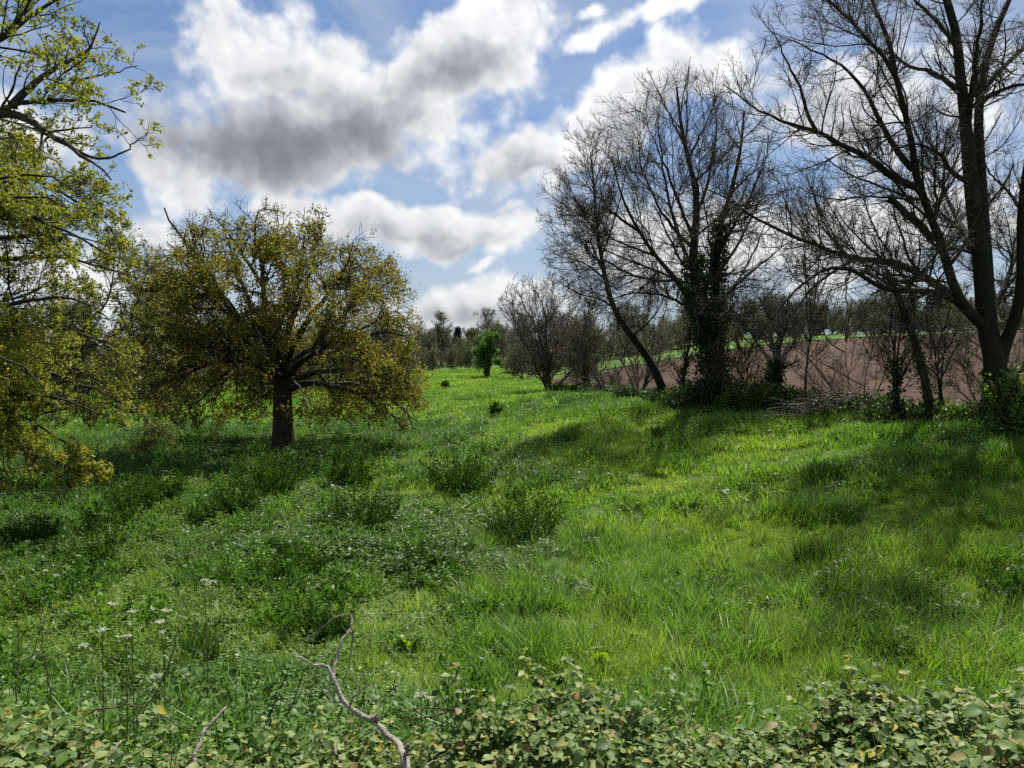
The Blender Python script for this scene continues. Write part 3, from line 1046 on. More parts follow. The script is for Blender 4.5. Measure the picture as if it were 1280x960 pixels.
# ------------------------------------------------------------------ trees
def limb_arrays(polys, S):
    """polys: list of (points, r0, r1)"""
    P, R = [], []
    for pts, r0, r1 in polys:
        q, _ = resample(pts, S)
        P.append(q)
        t = np.linspace(0, 1, S + 1)
        R.append(r0 * (1 - t) ** 1.1 + r1 * (1 - (1 - t) ** 1.1))
    return np.array(P), np.array(R)


def flare(P, R, k=.45, h=.9):
    z = P[:, :, 2] - P[:, :1, 2]
    return R * (1 + k * np.exp(-np.maximum(z, 0) / h))


def pick_tips(rng, lv, n, t0=.3):
    P, R = lv
    i = rng.integers(0, len(P), n)
    c, d, _ = along(P, R, i, rng.uniform(t0, .999, n))
    return c


def tree_thing(name, label, cat, base, trunk_mb, tmat, branch_mb=None, bmat=None, leaf_mb=None, lmat=None, leaf_name='crown', ivy_mb=None, group=None):
    t = empty(name, base, label, cat, group)
    off_ = np.asarray(base, np.float32)
    for nm, mb, mt in (('trunk', trunk_mb, tmat), ('branches', branch_mb, bmat), (leaf_name, leaf_mb, lmat), ('ivy', ivy_mb, MAT['ivy'])):
        if mb is None or not mb.v:
            continue
        mb.v = [q - off_ for q in mb.v]
        mb.build(nm, mt, t, smooth=(nm not in (leaf_name, 'ivy')))
    return t


# ---- oak
def make_oak():
    rng = np.random.default_rng(11)
    D = 32.0
    bx, by = at(354, 565, D)[:2]
    bz = float(height(bx, by))
    B = np.array([bx, by, bz])
    def A(px, py, dy=0.0):
        return at(px, py, D + dy)
    env = Env(A(350, 440), 6.4, 6.5, 6.2, 4.1, 6.6, 2.05, 3, .09, 3.4)
    trunk = [B - [0, 0, .25], A(354, 540), A(353, 505), A(354, 470), A(353, 445)]
    TP, TR = limb_arrays([(trunk, .45, .36)], 14)
    TR = flare(TP, TR, .5, .5)
    tm = MB(); tubes(tm, TP, TR, 14)
    J = A(353, 470)
    limbs = [([A(354, 485), A(340, 455, -.2), A(314, 440, -.5), A(299, 407, -1.0), A(283, 376, -1.2), A(255, 330, -1.6), A(225, 295, -1.6), A(205, 262, -1.5)], .22, .03),
             ([A(352, 470), A(330, 445, .6), A(318, 415, 1.0), A(314, 380, 1.3), A(290, 330, 1.8), A(280, 280, 2.0)], .2, .03),
             ([A(354, 470), A(336, 440, -.6), A(330, 400, -1.0), A(330, 346, -1.5), A(318, 300, -2.0), A(322, 265, -2)], .2, .03),
             ([A(354, 460), A(356, 430, .4), A(366, 395, .9), A(372, 340, 1.0), A(385, 285, 1.4)], .2, .03),
             ([A(354, 465), A(366, 430, -.5), A(391, 392, -1.0), A(407, 373, -1.2), A(430, 340, -1.8), A(440, 305, -2)], .19, .03),
             ([A(355, 475), A(370, 445, .3), A(391, 434, .6), A(414, 423, 1.0), A(453, 412, 1.5), A(490, 390, 2)], .17, .03),
             ([A(356, 490), A(380, 478, -.4), A(410, 480, -1.0), A(450, 492, -1.8), A(488, 518, -2.2), A(510, 540, -2.3)], .16, .025),
             ([A(353, 485), A(330, 458, -.3), A(299, 450, -1.0), A(256, 455, -1.8), A(222, 475, -2.2), A(195, 500, -2.2)], .17, .025),
             ([A(353, 480), A(320, 450, .6), A(280, 430, 1.5), A(237, 400, 2.0), A(195, 365, 2.4), A(182, 345, 2.4)], .17, .025),
             ([A(354, 475), A(352, 450, -1.4), A(345, 430, -2.6), A(340, 420, -4.0), A(330, 440, -5.2)], .17, .02),
             ([A(354, 475), A(375, 452, -1.4), A(395, 440, -3.0), A(420, 450, -4.2), A(430, 480, -5.0)], .16, .02),
             ([A(354, 475), A(320, 455, -1.3), A(300, 455, -2.8), A(280, 475, -4.2), A(270, 500, -4.8)], .16, .02),
             ([A(354, 475), A(352, 450, 1.4), A(340, 420, 2.8), A(335, 400, 4.2)], .17, .02),
             ([A(354, 475), A(380, 450, 1.6), A(410, 430, 3.0), A(440, 450, 4.0)], .16, .02),
             ([A(354, 475), A(310, 450, 1.6), A(270, 450, 3.0), A(230, 470, 4.0)], .16, .02),
             ([A(366, 400, .9), A(385, 350, 0), A(398, 310, -.6), A(402, 285, -.8)], .10, .02), ([A(391, 434, .6), A(430, 390, .2), A(462, 350, -.4), A(470, 335, -.6)], .10, .02),
             ([A(414, 423, 1.0), A(460, 420, .2), A(500, 415, -.6), A(512, 425, -.8)], .10, .02), ([A(299, 407, -1), A(262, 370, .2), A(230, 330, 1), A(210, 300, 1.2)], .10, .02),
             ([A(330, 360, -1.4), A(300, 310, -.6), A(262, 262, 0)], .10, .02), ([A(366, 395, .9), A(350, 330, 1.8), A(345, 262, 2)], .10, .02),
             ([A(410, 480, -1), A(450, 478, .4), A(495, 500, 1.4), A(520, 528, 2)], .09, .02), ([A(256, 455, -1.8), A(232, 440, -.6), A(196, 430, .2), A(180, 440, .4)], .09, .02),
             ([A(299, 450, -1), A(270, 480, -.2), A(240, 510, .4), A(225, 530, .6)], .08, .02), ([A(400, 470, .5), A(420, 495, 1.5), A(432, 525, 2.4)], .07, .02),
             ([A(414, 423, 1), A(455, 440, 1.8), A(490, 470, 2.2), A(515, 510, 2)], .08, .02), ([A(450, 492, -1.8), A(475, 490, -2.6), A(500, 505, -2.8), A(520, 540, -2.6)], .07, .02),
             ([A(391, 434, .6), A(420, 400, 2.2), A(455, 370, 3.2), A(480, 365, 3.4)], .08, .02), ([A(354, 470), A(372, 480, -1.8), A(378, 490, -3.4), A(385, 515, -4.6)], .08, .02),
             ([A(354, 470), A(340, 478, -1.8), A(330, 485, -3.2), A(318, 510, -4.6)], .08, .02), ([A(280, 430, 1.5), A(240, 440, 2.4), A(205, 470, 2.8), A(190, 510, 2.8)], .08, .02),
             ([A(356, 480), A(400, 462, .6), A(450, 462, 1.2), A(500, 480, 1.6), A(518, 520, 1.6)], .15, .02)]
    L1 = limb_arrays(limbs, 16)
    L1 = (L1[0] + rng.normal(size=L1[0].shape) * .05 * np.linspace(0, 1, 17)[None, :, None], L1[1])
    tubes(tm, L1[0], L1[1], 8)
    bm_ = MB()
    T = shell_points(rng, env, 520, .55, .97, bz + 1.6)
    rad = np.hypot(T[:, 0] - B[0], T[:, 1] - B[1])
    T = T[(T[:, 2] > bz + 3.0) | (rad > 3.0 + .9 * (bz + 3.0 - T[:, 2]))]
    L2 = reach(rng, L1, T, .5, .018, 10, .22, .1)
    Lb = spawn(rng, L1, 110, .7, (25, 70), .3, .5, 10, .17, .0, env, .018, lmin=.7)
    L2 = (np.concatenate([L2[0], Lb[0]]), np.concatenate([L2[1], Lb[1]]))
    L3 = spawn(rng, L2, 3200, .3, (30, 75), .45, .6, 7, .2, .0, env, .010, lmin=.6, lmax=1.6)
    L4 = spawn(rng, L3, 11000, .1, (30, 80), .5, .6, 4, .22, .0, env, .006, lmin=.25, lmax=.9)
    tubes(bm_, L2[0], L2[1], 6); tubes(bm_, L3[0], L3[1], 4); tubes(bm_, L4[0], L4[1], 3)
    lm = MB()
    c = pick_tips(rng, L4, 15000, .35)
    # leaf clusters thin out towards the upper left of the crown
    q = c - env.c
    v = env.val(c)
    gap = fbm(q[:, 0] / 1.9 + q[:, 1] * .55, q[:, 2] / .8 + q[:, 1] * .2, 44, 2)
    keep = rng.random(len(c)) < np.clip(1.15 - .5 * sst(-q[:, 0] * .6 + q[:, 2] * .5, 2.0, 6.5) - 1.0 * (gap < .49), .04, 1)
    keep &= rng.random(len(c)) < np.clip((v - .40) * 2.4, .08, 1)
    c = c[keep & (c[:, 2] > bz + .95)]
    leaves(lm, rng, c, .110, 11, .115, .3, .62, .5)
    return tree_thing('oak_tree', 'broad spreading oak in bronze-green young leaf standing alone in the meadow', 'tree', B, tm, MAT['bark_oak'], bm_, MAT['bark_oak'], lm, MAT['oak_leaf'])


make_oak()


# ---- big bare ash with twin stems (limbs laid out in depth round its own trunk)
def make_twin_ash():
    rng = np.random.default_rng(21)
    D = 20.0
    bx, by = at(1247, 520, D)[:2]; bz = float(height(bx, by)); B = np.array([bx, by, bz])
    def A(px, py, dy=0.0):
        return at(px, py, D + dy)
    env = None
    polys = [([B - [0, 0, .3], A(1246, 490), A(1244, 450), A(1235, 415), A(1231, 375), A(1226, 320), A(1218, 270, -.2), A(1210, 190, -.3), A(1206, 140, -.3), A(1200, 94, -.4), A(1196, 40, -.6), A(1180, -10, -.8), A(1160, -90, -1), A(1150, -170, -1.4)], .30, .04),
             ([A(1236, 400), A(1234, 350, .3), A(1231, 300, .4), A(1225, 200, .5), A(1222, 140, .4), A(1231, 80, .4), A(1244, 37, .7), A(1262, 0, 1), A(1285, -70, 1.5), A(1300, -150, 2)], .18, .03),
             ([A(1247, 470), A(1254, 435), A(1268, 400, -.3), A(1277, 365, -.6), A(1278, 320, -.8), A(1276, 270, -1), A(1284, 200, -1.4), A(1300, 120, -1.6), A(1310, 30, -2)], .18, .03)]
    tm = MB()
    P, R = limb_arrays(polys, 26)
    R[0] = flare(P[:1], R[:1], .35, .7)[0]
    tubes(tm, P, R, 12)
    limbs = [([A(1230, 408), A(1212, 392, -.2), A(1192, 362, -.5), A(1179, 311, -.8), A(1165, 275, -1), A(1146, 225, -1.2), A(1139, 181, -1.3), A(1131, 140, -1.5), A(1119, 94, -1.6), A(1103, 66, -1.7), A(1062, 25, -2.1), A(1030, -5, -2.3), A(1000, -40, -2.4)], .145, .02),
             ([A(1147, 235, -1.1), A(1115, 222, -1.3), A(1087, 197, -1.6), A(1050, 181, -1.9), A(1019, 162, -2.1), A(969, 150, -2.5), A(931, 125, -2.7), A(905, 105, -2.8)], .10, .012),
             ([A(1141, 212, -1.2), A(1119, 187, -.8), A(1100, 150, -.4), A(1075, 103, 0), A(1050, 78, .3), A(1009, 60, .6), A(975, 45, .8)], .085, .012),
             ([A(1020, 163, -2.1), A(1009, 144, -2.0), A(1000, 106, -1.9), A(980, 70, -1.7), A(965, 30, -1.5)], .05, .01),
             ([A(1119, 94, -1.6), A(1112, 50, -1.4), A(1092, 10, -1.2), A(1080, -50, -1)], .07, .012),
             ([A(1212, 392, -.2), A(1184, 364, .3), A(1144, 339, .6), A(1119, 327, .8), A(1069, 324, 1.0), A(1034, 314, 1.0), A(1003, 299, 1.0), A(962, 283, .8), A(931, 266, .6), A(906, 247, .4), A(880, 235, .2)], .125, .015),
             ([A(1200, 378, -.2), A(1168, 364, -.6), A(1137, 364, -1.0), A(1100, 362, -1.5), A(1075, 342, -1.8), A(1056, 333, -2.0), A(1025, 338, -2.3), A(994, 360, -2.6), A(962, 400, -2.8), A(940, 430, -2.9)], .10, .012),
             ([A(1069, 324, 1.0), A(1040, 340, .6), A(1010, 365, .2), A(985, 400, 0), A(965, 440, -.1)], .05, .008),
             ([A(1165, 300, -.9), A(1150, 280, -1.2), A(1135, 268, -1.5), A(1112, 248, -1.8)], .10, .075),
             ([A(1213, 230, -.3), A(1187, 215, -.6), A(1178, 194, -.9), A(1150, 178, -1.5), A(1120, 185, -1.9), A(1095, 200, -2.1)], .07, .01),
             ([A(1200, 112, -.4), A(1188, 106, -.2), A(1169, 90, .3), A(1137, 84, .8), A(1112, 66, 1.2), A(1080, 55, 1.6)], .08, .012),
             ([A(1198, 60, -.5), A(1175, 30, .2), A(1150, 5, .8), A(1110, -25, 1.4)], .08, .015),
             ([A(1224, 132, .4), A(1235, 120, .0), A(1253, 112, -.6), A(1280, 103, -1.2), A(1310, 110, -1.8)], .08, .02),
             ([A(1224, 118, .4), A(1244, 94, .6), A(1262, 75, .9), A(1282, 55, 1.3), A(1310, 30, 1.6)], .10, .02),
             ([A(1222, 120, .4), A(1216, 80, .9), A(1226, 40, 1.2), A(1228, -10, 1.4)], .08, .02),
             ([A(1276, 262, -1), A(1262, 240, -.5), A(1240, 222, 0), A(1222, 190, .5)], .05, .012),
             ([A(1236, 395), A(1250, 372, 1.2), A(1262, 340, 2.4), A(1275, 300, 3.5), A(1290, 240, 4.5)], .11, .02),
             ([A(1225, 320), A(1205, 290, 1.6), A(1185, 250, 3.0), A(1160, 200, 4.2), A(1140, 150, 5.0)], .10, .015),
             ([A(1208, 160, -.3), A(1215, 110, -1.8), A(1222, 60, -3.2), A(1230, 0, -4.4)], .10, .015),
             ([A(1184, 364, .3), A(1160, 365, 1.2), A(1135, 380, 2.2), A(1110, 405, 3), A(1090, 435, 3.4)], .05, .01)]
    L1 = limb_arrays(limbs, 18)
    L1 = (L1[0] + rng.normal(size=L1[0].shape) * .025 * np.linspace(0, 1, 19)[None, :, None], L1[1])
    tubes(tm, L1[0], L1[1], 8)
    bm_ = MB()
    allp = (np.concatenate([L1[0], np.stack([resample(q, 18)[0] for q in P])]), np.concatenate([L1[1], R[:, [int(k * 26 / 18) for k in range(19)]]]))
    L2 = spawn(rng, L1, 360, .15, (28, 70), .30, .42, 9, .11, .05, env, .009, lmin=.7, lmax=2.9)
    Lt = spawn(rng, (allp[0][-3:], allp[1][-3:]), 40, .3, (40, 80), .2, .22, 9, .14, .06, env, .012, lmin=.8, lmax=2.0)
    L2 = (np.concatenate([L2[0], Lt[0]]), np.concatenate([L2[1], Lt[1]]))
    L3 = spawn(rng, L2, 4200, .12, (25, 65), .45, .5, 6, .12, .07, env, .005, lmin=.35, lmax=1.4)
    L4 = spawn(rng, L3, 27000, .1, (25, 60), .5, .6, 4, .13, .09, env, .0040, lmin=.16, lmax=.65)
    tubes(bm_, L2[0], L2[1], 6); tubes(bm_, L3[0], L3[1], 4); tubes(bm_, L4[0], L4[1], 3)
    lm = MB()
    leaves(lm, rng, pick_tips(rng, L4, 1800, .8), .03, 2, .02, 0, .5)
    iv = MB()
    k = rng.integers(0, 900, 700)
    ip, idr, ir = along(P[:1], R[:1], np.zeros(1500, int), rng.random(1500) ** 2 * .13)
    leaves(iv, rng, ip + perp(rng, idr) * ir[:, None] * 1.06, .07, 2, .035, .5, .8)
    return tree_thing('ash_tree', 'tall bare twin-stemmed tree with a long low limb arching over the hedge', 'tree', B, tm, MAT['bark_ash'], bm_, MAT['bark_twig'], lm, MAT['bud'], 'buds', iv)


make_twin_ash()


# ---- ivy-clad bare tree
def make_ivy_tree():
    rng = np.random.default_rng(31)
    D = 33.0
    bx, by = at(893, 512, D)[:2]; bz = float(height(bx, by)); B = np.array([bx, by, bz])
    def A(px, py, dy=0.0):
        return at(px, py, D + dy)
    env = Env(A(850, 300), 6.4, 4.9, 5.4, 4.8, 7.4, 2.1, 6, .07)
    stems = [([B - [0, 0, .3], A(892, 470), A(888, 430), A(878, 395), A(868, 350, -.2), A(866, 310, -.4), A(871, 275, -.5), A(870, 235, -.6), A(858, 190, -.8), A(850, 150, -1), A(846, 110, -1)], .36, .04),
             ([A(890, 440), A(893, 400, .3), A(895, 340, .5), A(898, 290, .6), A(913, 243, .7), A(926, 190, 1), A(930, 140, 1.2)], .24, .04),
             ([A(880, 400), A(862, 375, -.5), A(846, 350, -.9), A(818, 319, -1.2), A(796, 285, -1.6), A(778, 250, -1.9), A(765, 200, -2.1)], .15, .025)]
    tm = MB(); P, R = limb_arrays(stems, 22); R[0] = flare(P[:1], R[:1], .5, .6)[0]
    tubes(tm, P, R, 10)
    limbs = [([A(893, 395, .3), A(909, 367, .5), A(938, 339, .9), A(966, 319, 1.2), A(990, 300, 1.4)], .11, .015),
             ([A(868, 345, -.2), A(850, 300, .5), A(835, 250, 1.0), A(825, 190, 1.4), A(822, 130, 1.6)], .11, .015),
             ([A(896, 320, .5), A(912, 290, -.4), A(935, 255, -1.2), A(955, 210, -1.8), A(962, 170, -2)], .10, .015),
             ([A(870, 270, -.5), A(885, 230, .3), A(895, 180, .9), A(893, 120, 1.2)], .09, .015),
             ([A(866, 310, -.4), A(845, 290, -1.5), A(820, 255, -2.4), A(800, 205, -3.0), A(795, 160, -3.2)], .09, .012),
             ([A(878, 390), A(860, 385, -1.5), A(835, 370, -2.4), A(800, 365, -3.0), A(760, 372, -3.2), A(720, 360, -3.2)], .08, .012),
             ([A(846, 350, -.9), A(825, 352, -1), A(790, 345, -1.2), A(745, 320, -1.4), A(705, 310, -1.6)], .07, .012),
             ([A(818, 319, -1.2), A(790, 310, -.7), A(750, 290, -.2), A(718, 270, 0)], .06, .01),
             ([A(866, 330, -.2), A(868, 290, -2), A(872, 250, -3.4), A(875, 200, -4.2)], .09, .015),
             ([A(890, 360, .3), A(890, 310, 2.2), A(880, 260, 3.6), A(870, 200, 4.4)], .09, .015),
             ([A(893, 380, .3), A(925, 350, 2), A(950, 300, 3.2), A(965, 250, 3.8)], .08, .015),
             ([A(850, 352, -.8), A(815, 335, .6), A(780, 325, 1.6), A(735, 300, 2.2), A(700, 290, 2.4)], .07, .012),
             ([A(800, 290, -1.5), A(770, 270, -2.2), A(735, 235, -2.6), A(715, 215, -2.8)], .07, .012),
             ([A(868, 300, -.4), A(850, 260, -1.4), A(830, 200, -2), A(800, 140, -2.2)], .09, .012),
             ([A(860, 200, -.8), A(880, 160, -1.4), A(900, 115, -1.6)], .06, .012), ([A(855, 180, -.9), A(835, 140, -.2), A(820, 105, 0)], .06, .012),
             ([A(915, 240, .7), A(940, 215, .2), A(965, 200, -.4)], .06, .012), ([A(899, 285, .6), A(925, 275, 1.6), A(960, 260, 2.2), A(985, 235, 2.4)], .07, .012),
             ([A(885, 415, 0), A(910, 400, -1), A(940, 390, -1.8), A(965, 375, -2.4), A(985, 380, -2.7)], .06, .01)]
    L1 = limb_arrays(limbs, 14)
    L1 = (L1[0] + rng.normal(size=L1[0].shape) * .05 * np.linspace(0, 1, 15)[None, :, None], L1[1])
    tubes(tm, L1[0], L1[1], 7)
    S2 = (np.stack([resample(q[5:], 14)[0] for q in P]), R[:, [5 + int(k * 17 / 14) for k in range(15)]])
    base = (np.concatenate([L1[0], L1[0], S2[0]]), np.concatenate([L1[1], L1[1], S2[1]]))
    bm_ = MB()
    L2 = spawn(rng, base, 170, .15, (28, 70), .62, .42, 10, .08, .035, env, .013, lmin=1.8, lmax=5.0)
    La = reach(rng, base, shell_points(rng, env, 210, .75, 1.0, bz + 3.6), .42, .014, 10, .07, .35)
    L2 = (np.concatenate([L2[0], La[0]]), np.concatenate([L2[1], La[1]]))
    L3 = spawn(rng, L2, 2900, .12, (22, 58), .42, .5, 6, .09, .06, env, .0075, lmin=.6, lmax=2.1)
    L4 = spawn(rng, L3, 19000, .1, (22, 58), .5, .6, 4, .12, .06, env, .005, lmin=.3, lmax=.95)
    tubes(bm_, L2[0], L2[1], 5); tubes(bm_, L3[0], L3[1], 4); tubes(bm_, L4[0], L4[1], 3)
    lm = MB(); leaves(lm, rng, pick_tips(rng, L4, 2200, .7), .055, 2, .04, 0, .5)
    iv = MB()
    for k, n, a, b, th in ((0, 9000, .0, .50, 1.5), (1, 5000, .0, .52, 1.5), (2, 900, .0, .28, 1.1)):
        t = a + (b - a) * rng.random(n) ** 1.15
        ip, idr, ir = along(P, R, np.full(n, k), t)
        r = (ir + .10 + .34 * rng.random(n) ** 2 * (1 - .6 * t / b)) * th * .75
        leaves(iv, rng, ip + perp(rng, idr) * r[:, None], .11, 1, .06, .5, .8)
    # ivy and bramble skirt round the foot
    n = 2600
    a = rng.uniform(0, 2 * PI, n); rr = .95 * np.sqrt(rng.random(n))
    c = B + np.stack([np.cos(a) * rr, np.sin(a) * rr, rng.random(n) ** 1.3 * 1.5 * (1.1 - rr)], 1)
    leaves(iv, rng, c, .11, 1, .05, .4, .8)
    return tree_thing('ivy_clad_tree', 'bare fan-shaped tree with its stems wrapped in dark ivy', 'tree', B, tm, MAT['bark_ash'], bm_, MAT['bark_twig'], lm, MAT['bud'], 'buds', iv)


make_ivy_tree()


def make_leaning_tree():
    rng = np.random.default_rng(41)
    D = 36.0
    bx, by = at(838, 488, D)[:2]; bz = float(height(bx, by)); B = np.array([bx, by, bz])
    def A(px, py, dy=0.0):
        return at(px, py, D + dy)
    env = Env(A(742, 265), 2.7, 2.6, 3.0, 5.0, 4.4, 2.2, 9, .1)
    st = [([B - [0, 0, .3], A(820, 463), A(804, 439), A(788, 418), A(775, 400), A(764, 378), A(757, 350), A(750, 312), A(745, 272), A(742, 230), A(738, 190)], .24, .03)]
    tm = MB(); P, R = limb_arrays(st, 20); tubes(tm, P, R, 9)
    limbs = [([A(757, 350), A(735, 330, .6), A(712, 322, 1), A(692, 322, 1.2)], .06, .01), ([A(752, 320), A(765, 285, -.6), A(778, 240, -1), A(785, 200, -1.2)], .06, .01),
             ([A(748, 295), A(728, 265, -.8), A(712, 235, -1.4), A(705, 205, -1.6)], .06, .01), ([A(746, 280), A(752, 240, 1), A(765, 200, 1.6)], .06, .01),
             ([A(766, 384), A(748, 372, -.6), A(722, 368, -1.4), A(696, 350, -1.8)], .05, .01), ([A(790, 420), A(815, 400, -.5), A(830, 375, -1), A(838, 345, -1.2)], .05, .01)]
    L1 = limb_arrays(limbs, 12); tubes(tm, L1[0], L1[1], 6)
    S2 = (np.stack([resample(q[9:], 12)[0] for q in P]), R[:, [9 + int(k * 11 / 12) for k in range(13)]])
    base = (np.concatenate([L1[0], S2[0]]), np.concatenate([L1[1], S2[1]]))
    bm_ = MB()
    L2 = spawn(rng, base, 70, .1, (25, 60), .5, .5, 8, .1, .07, env, .014, lmin=.8, lmax=2.4)
    L3 = spawn(rng, L2, 520, .1, (25, 60), .45, .55, 5, .11, .08, env, .009, lmin=.4, lmax=1.2)
    L4 = spawn(rng, L3, 5200, .1, (25, 60), .5, .6, 3, .12, .08, env, .0048, lmin=.2, lmax=.65)
    tubes(bm_, L2[0], L2[1], 5); tubes(bm_, L3[0], L3[1], 4); tubes(bm_, L4[0], L4[1], 3)
    lm = MB(); leaves(lm, rng, pick_tips(rng, L4, 900, .6), .06, 2, .04, 0, .5)
    return tree_thing('leaning_tree', 'slender bare tree leaning out over the meadow from the hedge bank', 'tree', B, tm, MAT['bark_ash'], bm_, MAT['bark_twig'], lm, MAT['bud'], 'buds')


make_leaning_tree()


# ---- generic bushy bare tree in local coordinates (base at origin)
def bare_tree(seed, h, w, stems, n2, n3, n4, twig=.008, spread=.5, clear=.25, up=.06, leaf=None, leaf_n=0, leaf_size=.1, leaf_per=3, ivy=0, trunk_r=.14, d=None):
    rng = np.random.default_rng(seed)
    env = Env((0, 0, h * .55), w / 2, w / 2, (d or w) / 2, h * .55, h * .46, 2.2, seed, .14)
    a = rng.uniform(0, 2 * PI, stems) if stems > 1 else np.zeros(1)
    p = np.stack([np.cos(a) * .12 * (stems > 1), np.sin(a) * .12 * (stems > 1), np.full(stems, -.2)], 1)
    dd = norm(np.stack([np.cos(a) * spread * (stems > 1), np.sin(a) * spread * (stems > 1), np.ones(stems)], 1) + rng.normal(size=(stems, 3)) * .08)
    r0 = np.full(stems, trunk_r) * rng.uniform(.7, 1.1, stems)
    T = grow(rng, p, dd, cap(env, p, dd, np.full(stems, h * .9)), r0, r0 * .2, 14, .05 if stems < 5 else .11, .03)
    tm = MB(); tubes(tm, T[0], flare(T[0], T[1], .4, .4), 8)
    L1 = spawn(rng, T, max(7, 7 * stems // 2), clear, (25, 60), .6, .6, 9, .09, up, env, .03)
    tubes(tm, L1[0], L1[1], 6)
    base = (np.concatenate([L1[0], np.stack([resample(q, 9)[0] for q in T[0]])]), np.concatenate([L1[1], T[1][:, [int(k * 14 / 9) for k in range(10)]]]))
    bm_ = MB()
    L2 = spawn(rng, base, n2, max(clear - .1, .08), (25, 60), .42, .5, 7, .10, up, env, twig * 2, lmin=.08 * h)
    L3 = spawn(rng, L2, n3, .1, (25, 62), .45, .55, 5, .12, up, env, twig * 1.3, lmin=.05 * h, lmax=.2 * h)
    tubes(bm_, L2[0], L2[1], 4); tubes(bm_, L3[0], L3[1], 3)
    tipsrc = L3
    if n4:
        L4 = spawn(rng, L3, n4, .1, (25, 65), .5, .6, 3, .12, up, env, twig, lmin=.03 * h, lmax=.09 * h)
        tubes(bm_, L4[0], L4[1], 3); tipsrc = L4
    lm = MB()
    if leaf_n:
        c = pick_tips(rng, tipsrc, leaf_n, .3)
        leaves(lm, rng, c, leaf_size, leaf_per, leaf_size * .9, .2, .6)
    iv = MB()
    if ivy:
        t = rng.random(ivy) ** 1.3 * .55
        ip, idr, ir = along(T[0], T[1], rng.integers(0, stems, ivy), t)
        leaves(iv, rng, ip + perp(rng, idr) * (ir + .22 * rng.random(ivy) ** 2)[:, None], .12, 1, .06, .5, .8)
    return tm, bm_, lm, iv


def put_tree(name, label, cat, x, y, spec, tmat, bmat, lmat=None, leaf_name='crown', group=None, sink=0.0):
    z = float(height(x, y)) - sink
    tm, bm_, lm, iv = bare_tree(**spec)
    t = empty(name, (x, y, z), label, cat, group)
    tm.build('trunk', tmat, t)
    if bm_.v: bm_.build('branches', bmat, t)
    if lm.v: lm.build(leaf_name, lmat, t, smooth=False)
    if iv.v: iv.build('ivy', MAT['ivy'], t, smooth=False)
    return t


def xy(px, y):
    return (px - 640) / F * y, y


# ---- leafy trees on the near left edge
def make_overhang():
    """bough-bearing maple whose trunk stands just outside the frame"""
    rng = np.random.default_rng(51)
    D = 9.0
    def A(px, py, dy=0.0):
        return at(px, py, D + dy)
    bx, by = -8.6, 9.6
    bz = float(height(bx, by)); B = np.array([bx, by, bz])
    trunk = [B - [0, 0, .3], B + [.05, 0, 1.5], B + [.0, -.1, 3.2], B + [.15, -.1, 4.6], B + [.1, 0, 6.5], B + [.3, .2, 8.6]]
    P, R = limb_arrays([(trunk, .30, .08)], 18); tm = MB(); tubes(tm, flare(P, R) * 0 + P if False else P, flare(P, R, .4, .6), 10)
    T0 = B + [.1, -.1, 3.6]; T1 = B + [.1, 0, 5.2]; T2 = B + [.15, 0, 6.4]; T3 = B + [.1, -.1, 2.8]
    limbs = [([T0, A(-60, 165), A(0, 140, -.3), A(30, 125, -.4), A(62, 122, -.4), A(106, 126, -.2), A(135, 132, 0), A(160, 140, .2)], .10, .012),
             ([A(-10, 142, -.3), A(19, 141, -.3), A(47, 156, -.4), A(72, 175, -.6), A(94, 187, -.7), A(119, 206, -.9), A(140, 224, -1)], .055, .008),
             ([A(15, 132, -.35), A(28, 118, -.2), A(47, 100, 0), A(72, 84, .2), A(103, 69, .4), A(116, 56, .5), A(125, 30, .6)], .05, .008),
             ([A(94, 187, -.7), A(120, 200, -.5), A(150, 195, -.3), A(180, 170, -.1)], .02, .006),
             ([T1, A(-60, 80), A(0, 52, .4), A(31, 28, .6), A(53, 9, .7), A(80, -6, .8), A(110, -30, 1)], .08, .012),
             ([A(-20, 60, .4), A(10, 40, -.2), A(30, 10, -.6), A(45, -20, -1)], .04, .008),
             ([A(62, 122, -.4), A(85, 105, .3), A(120, 95, .9), A(150, 88, 1.2), A(170, 82, 1.4)], .03, .006),
             ([T0 + [0, 0, -.4], A(-50, 230, .4), A(0, 225, .5), A(40, 215, .6), A(75, 222, .7), A(95, 240, .8)], .06, .010),
             ([T2, A(-80, -20, .6), A(-20, -50, .8), A(40, -70, 1)], .07, .012)]
    L1 = limb_arrays(limbs, 14)
    L1 = (L1[0] + rng.normal(size=L1[0].shape) * .012 * np.linspace(0, 1, 15)[None, :, None], L1[1])
    tubes(tm, L1[0], L1[1], 7)
    bm_ = MB()
    env = Env(A(-60, 90), 3, 2.45, 3, 2.0, 3.0, 2.2, 51, .08)
    L2 = spawn(rng, L1, 120, .3, (25, 60), .26, .5, 8, .10, .05, env, .005, lmin=.3, lmax=.9)
    L3 = spawn(rng, L2, 620, .15, (25, 60), .42, .6, 5, .12, .08, env, .0035, lmin=.18, lmax=.45)
    L4 = spawn(rng, L3, 1700, .2, (25, 60), .5, .7, 3, .12, .1, env, .0022, lmin=.08, lmax=.2)
    tubes(bm_, L2[0], L2[1], 5); tubes(bm_, L3[0], L3[1], 4); tubes(bm_, L4[0], L4[1], 3)
    lm = MB()
    tips = np.concatenate([L4[0][:, -1], L3[0][:, -1]])
    tips = tips[rng.random(len(tips)) < .78]
    leaves(lm, rng, tips, .046, 8, .018, -.2, .5, .4, simple=False)
    return tree_thing('overhanging_maple', 'tree bough with opening yellow-green leaf tufts against the sky, trunk out of view', 'tree', B, tm, MAT['bark_oak'], bm_, MAT['bark_oak'], lm, MAT['maple_leaf'], 'leaf_tufts')


make_overhang()


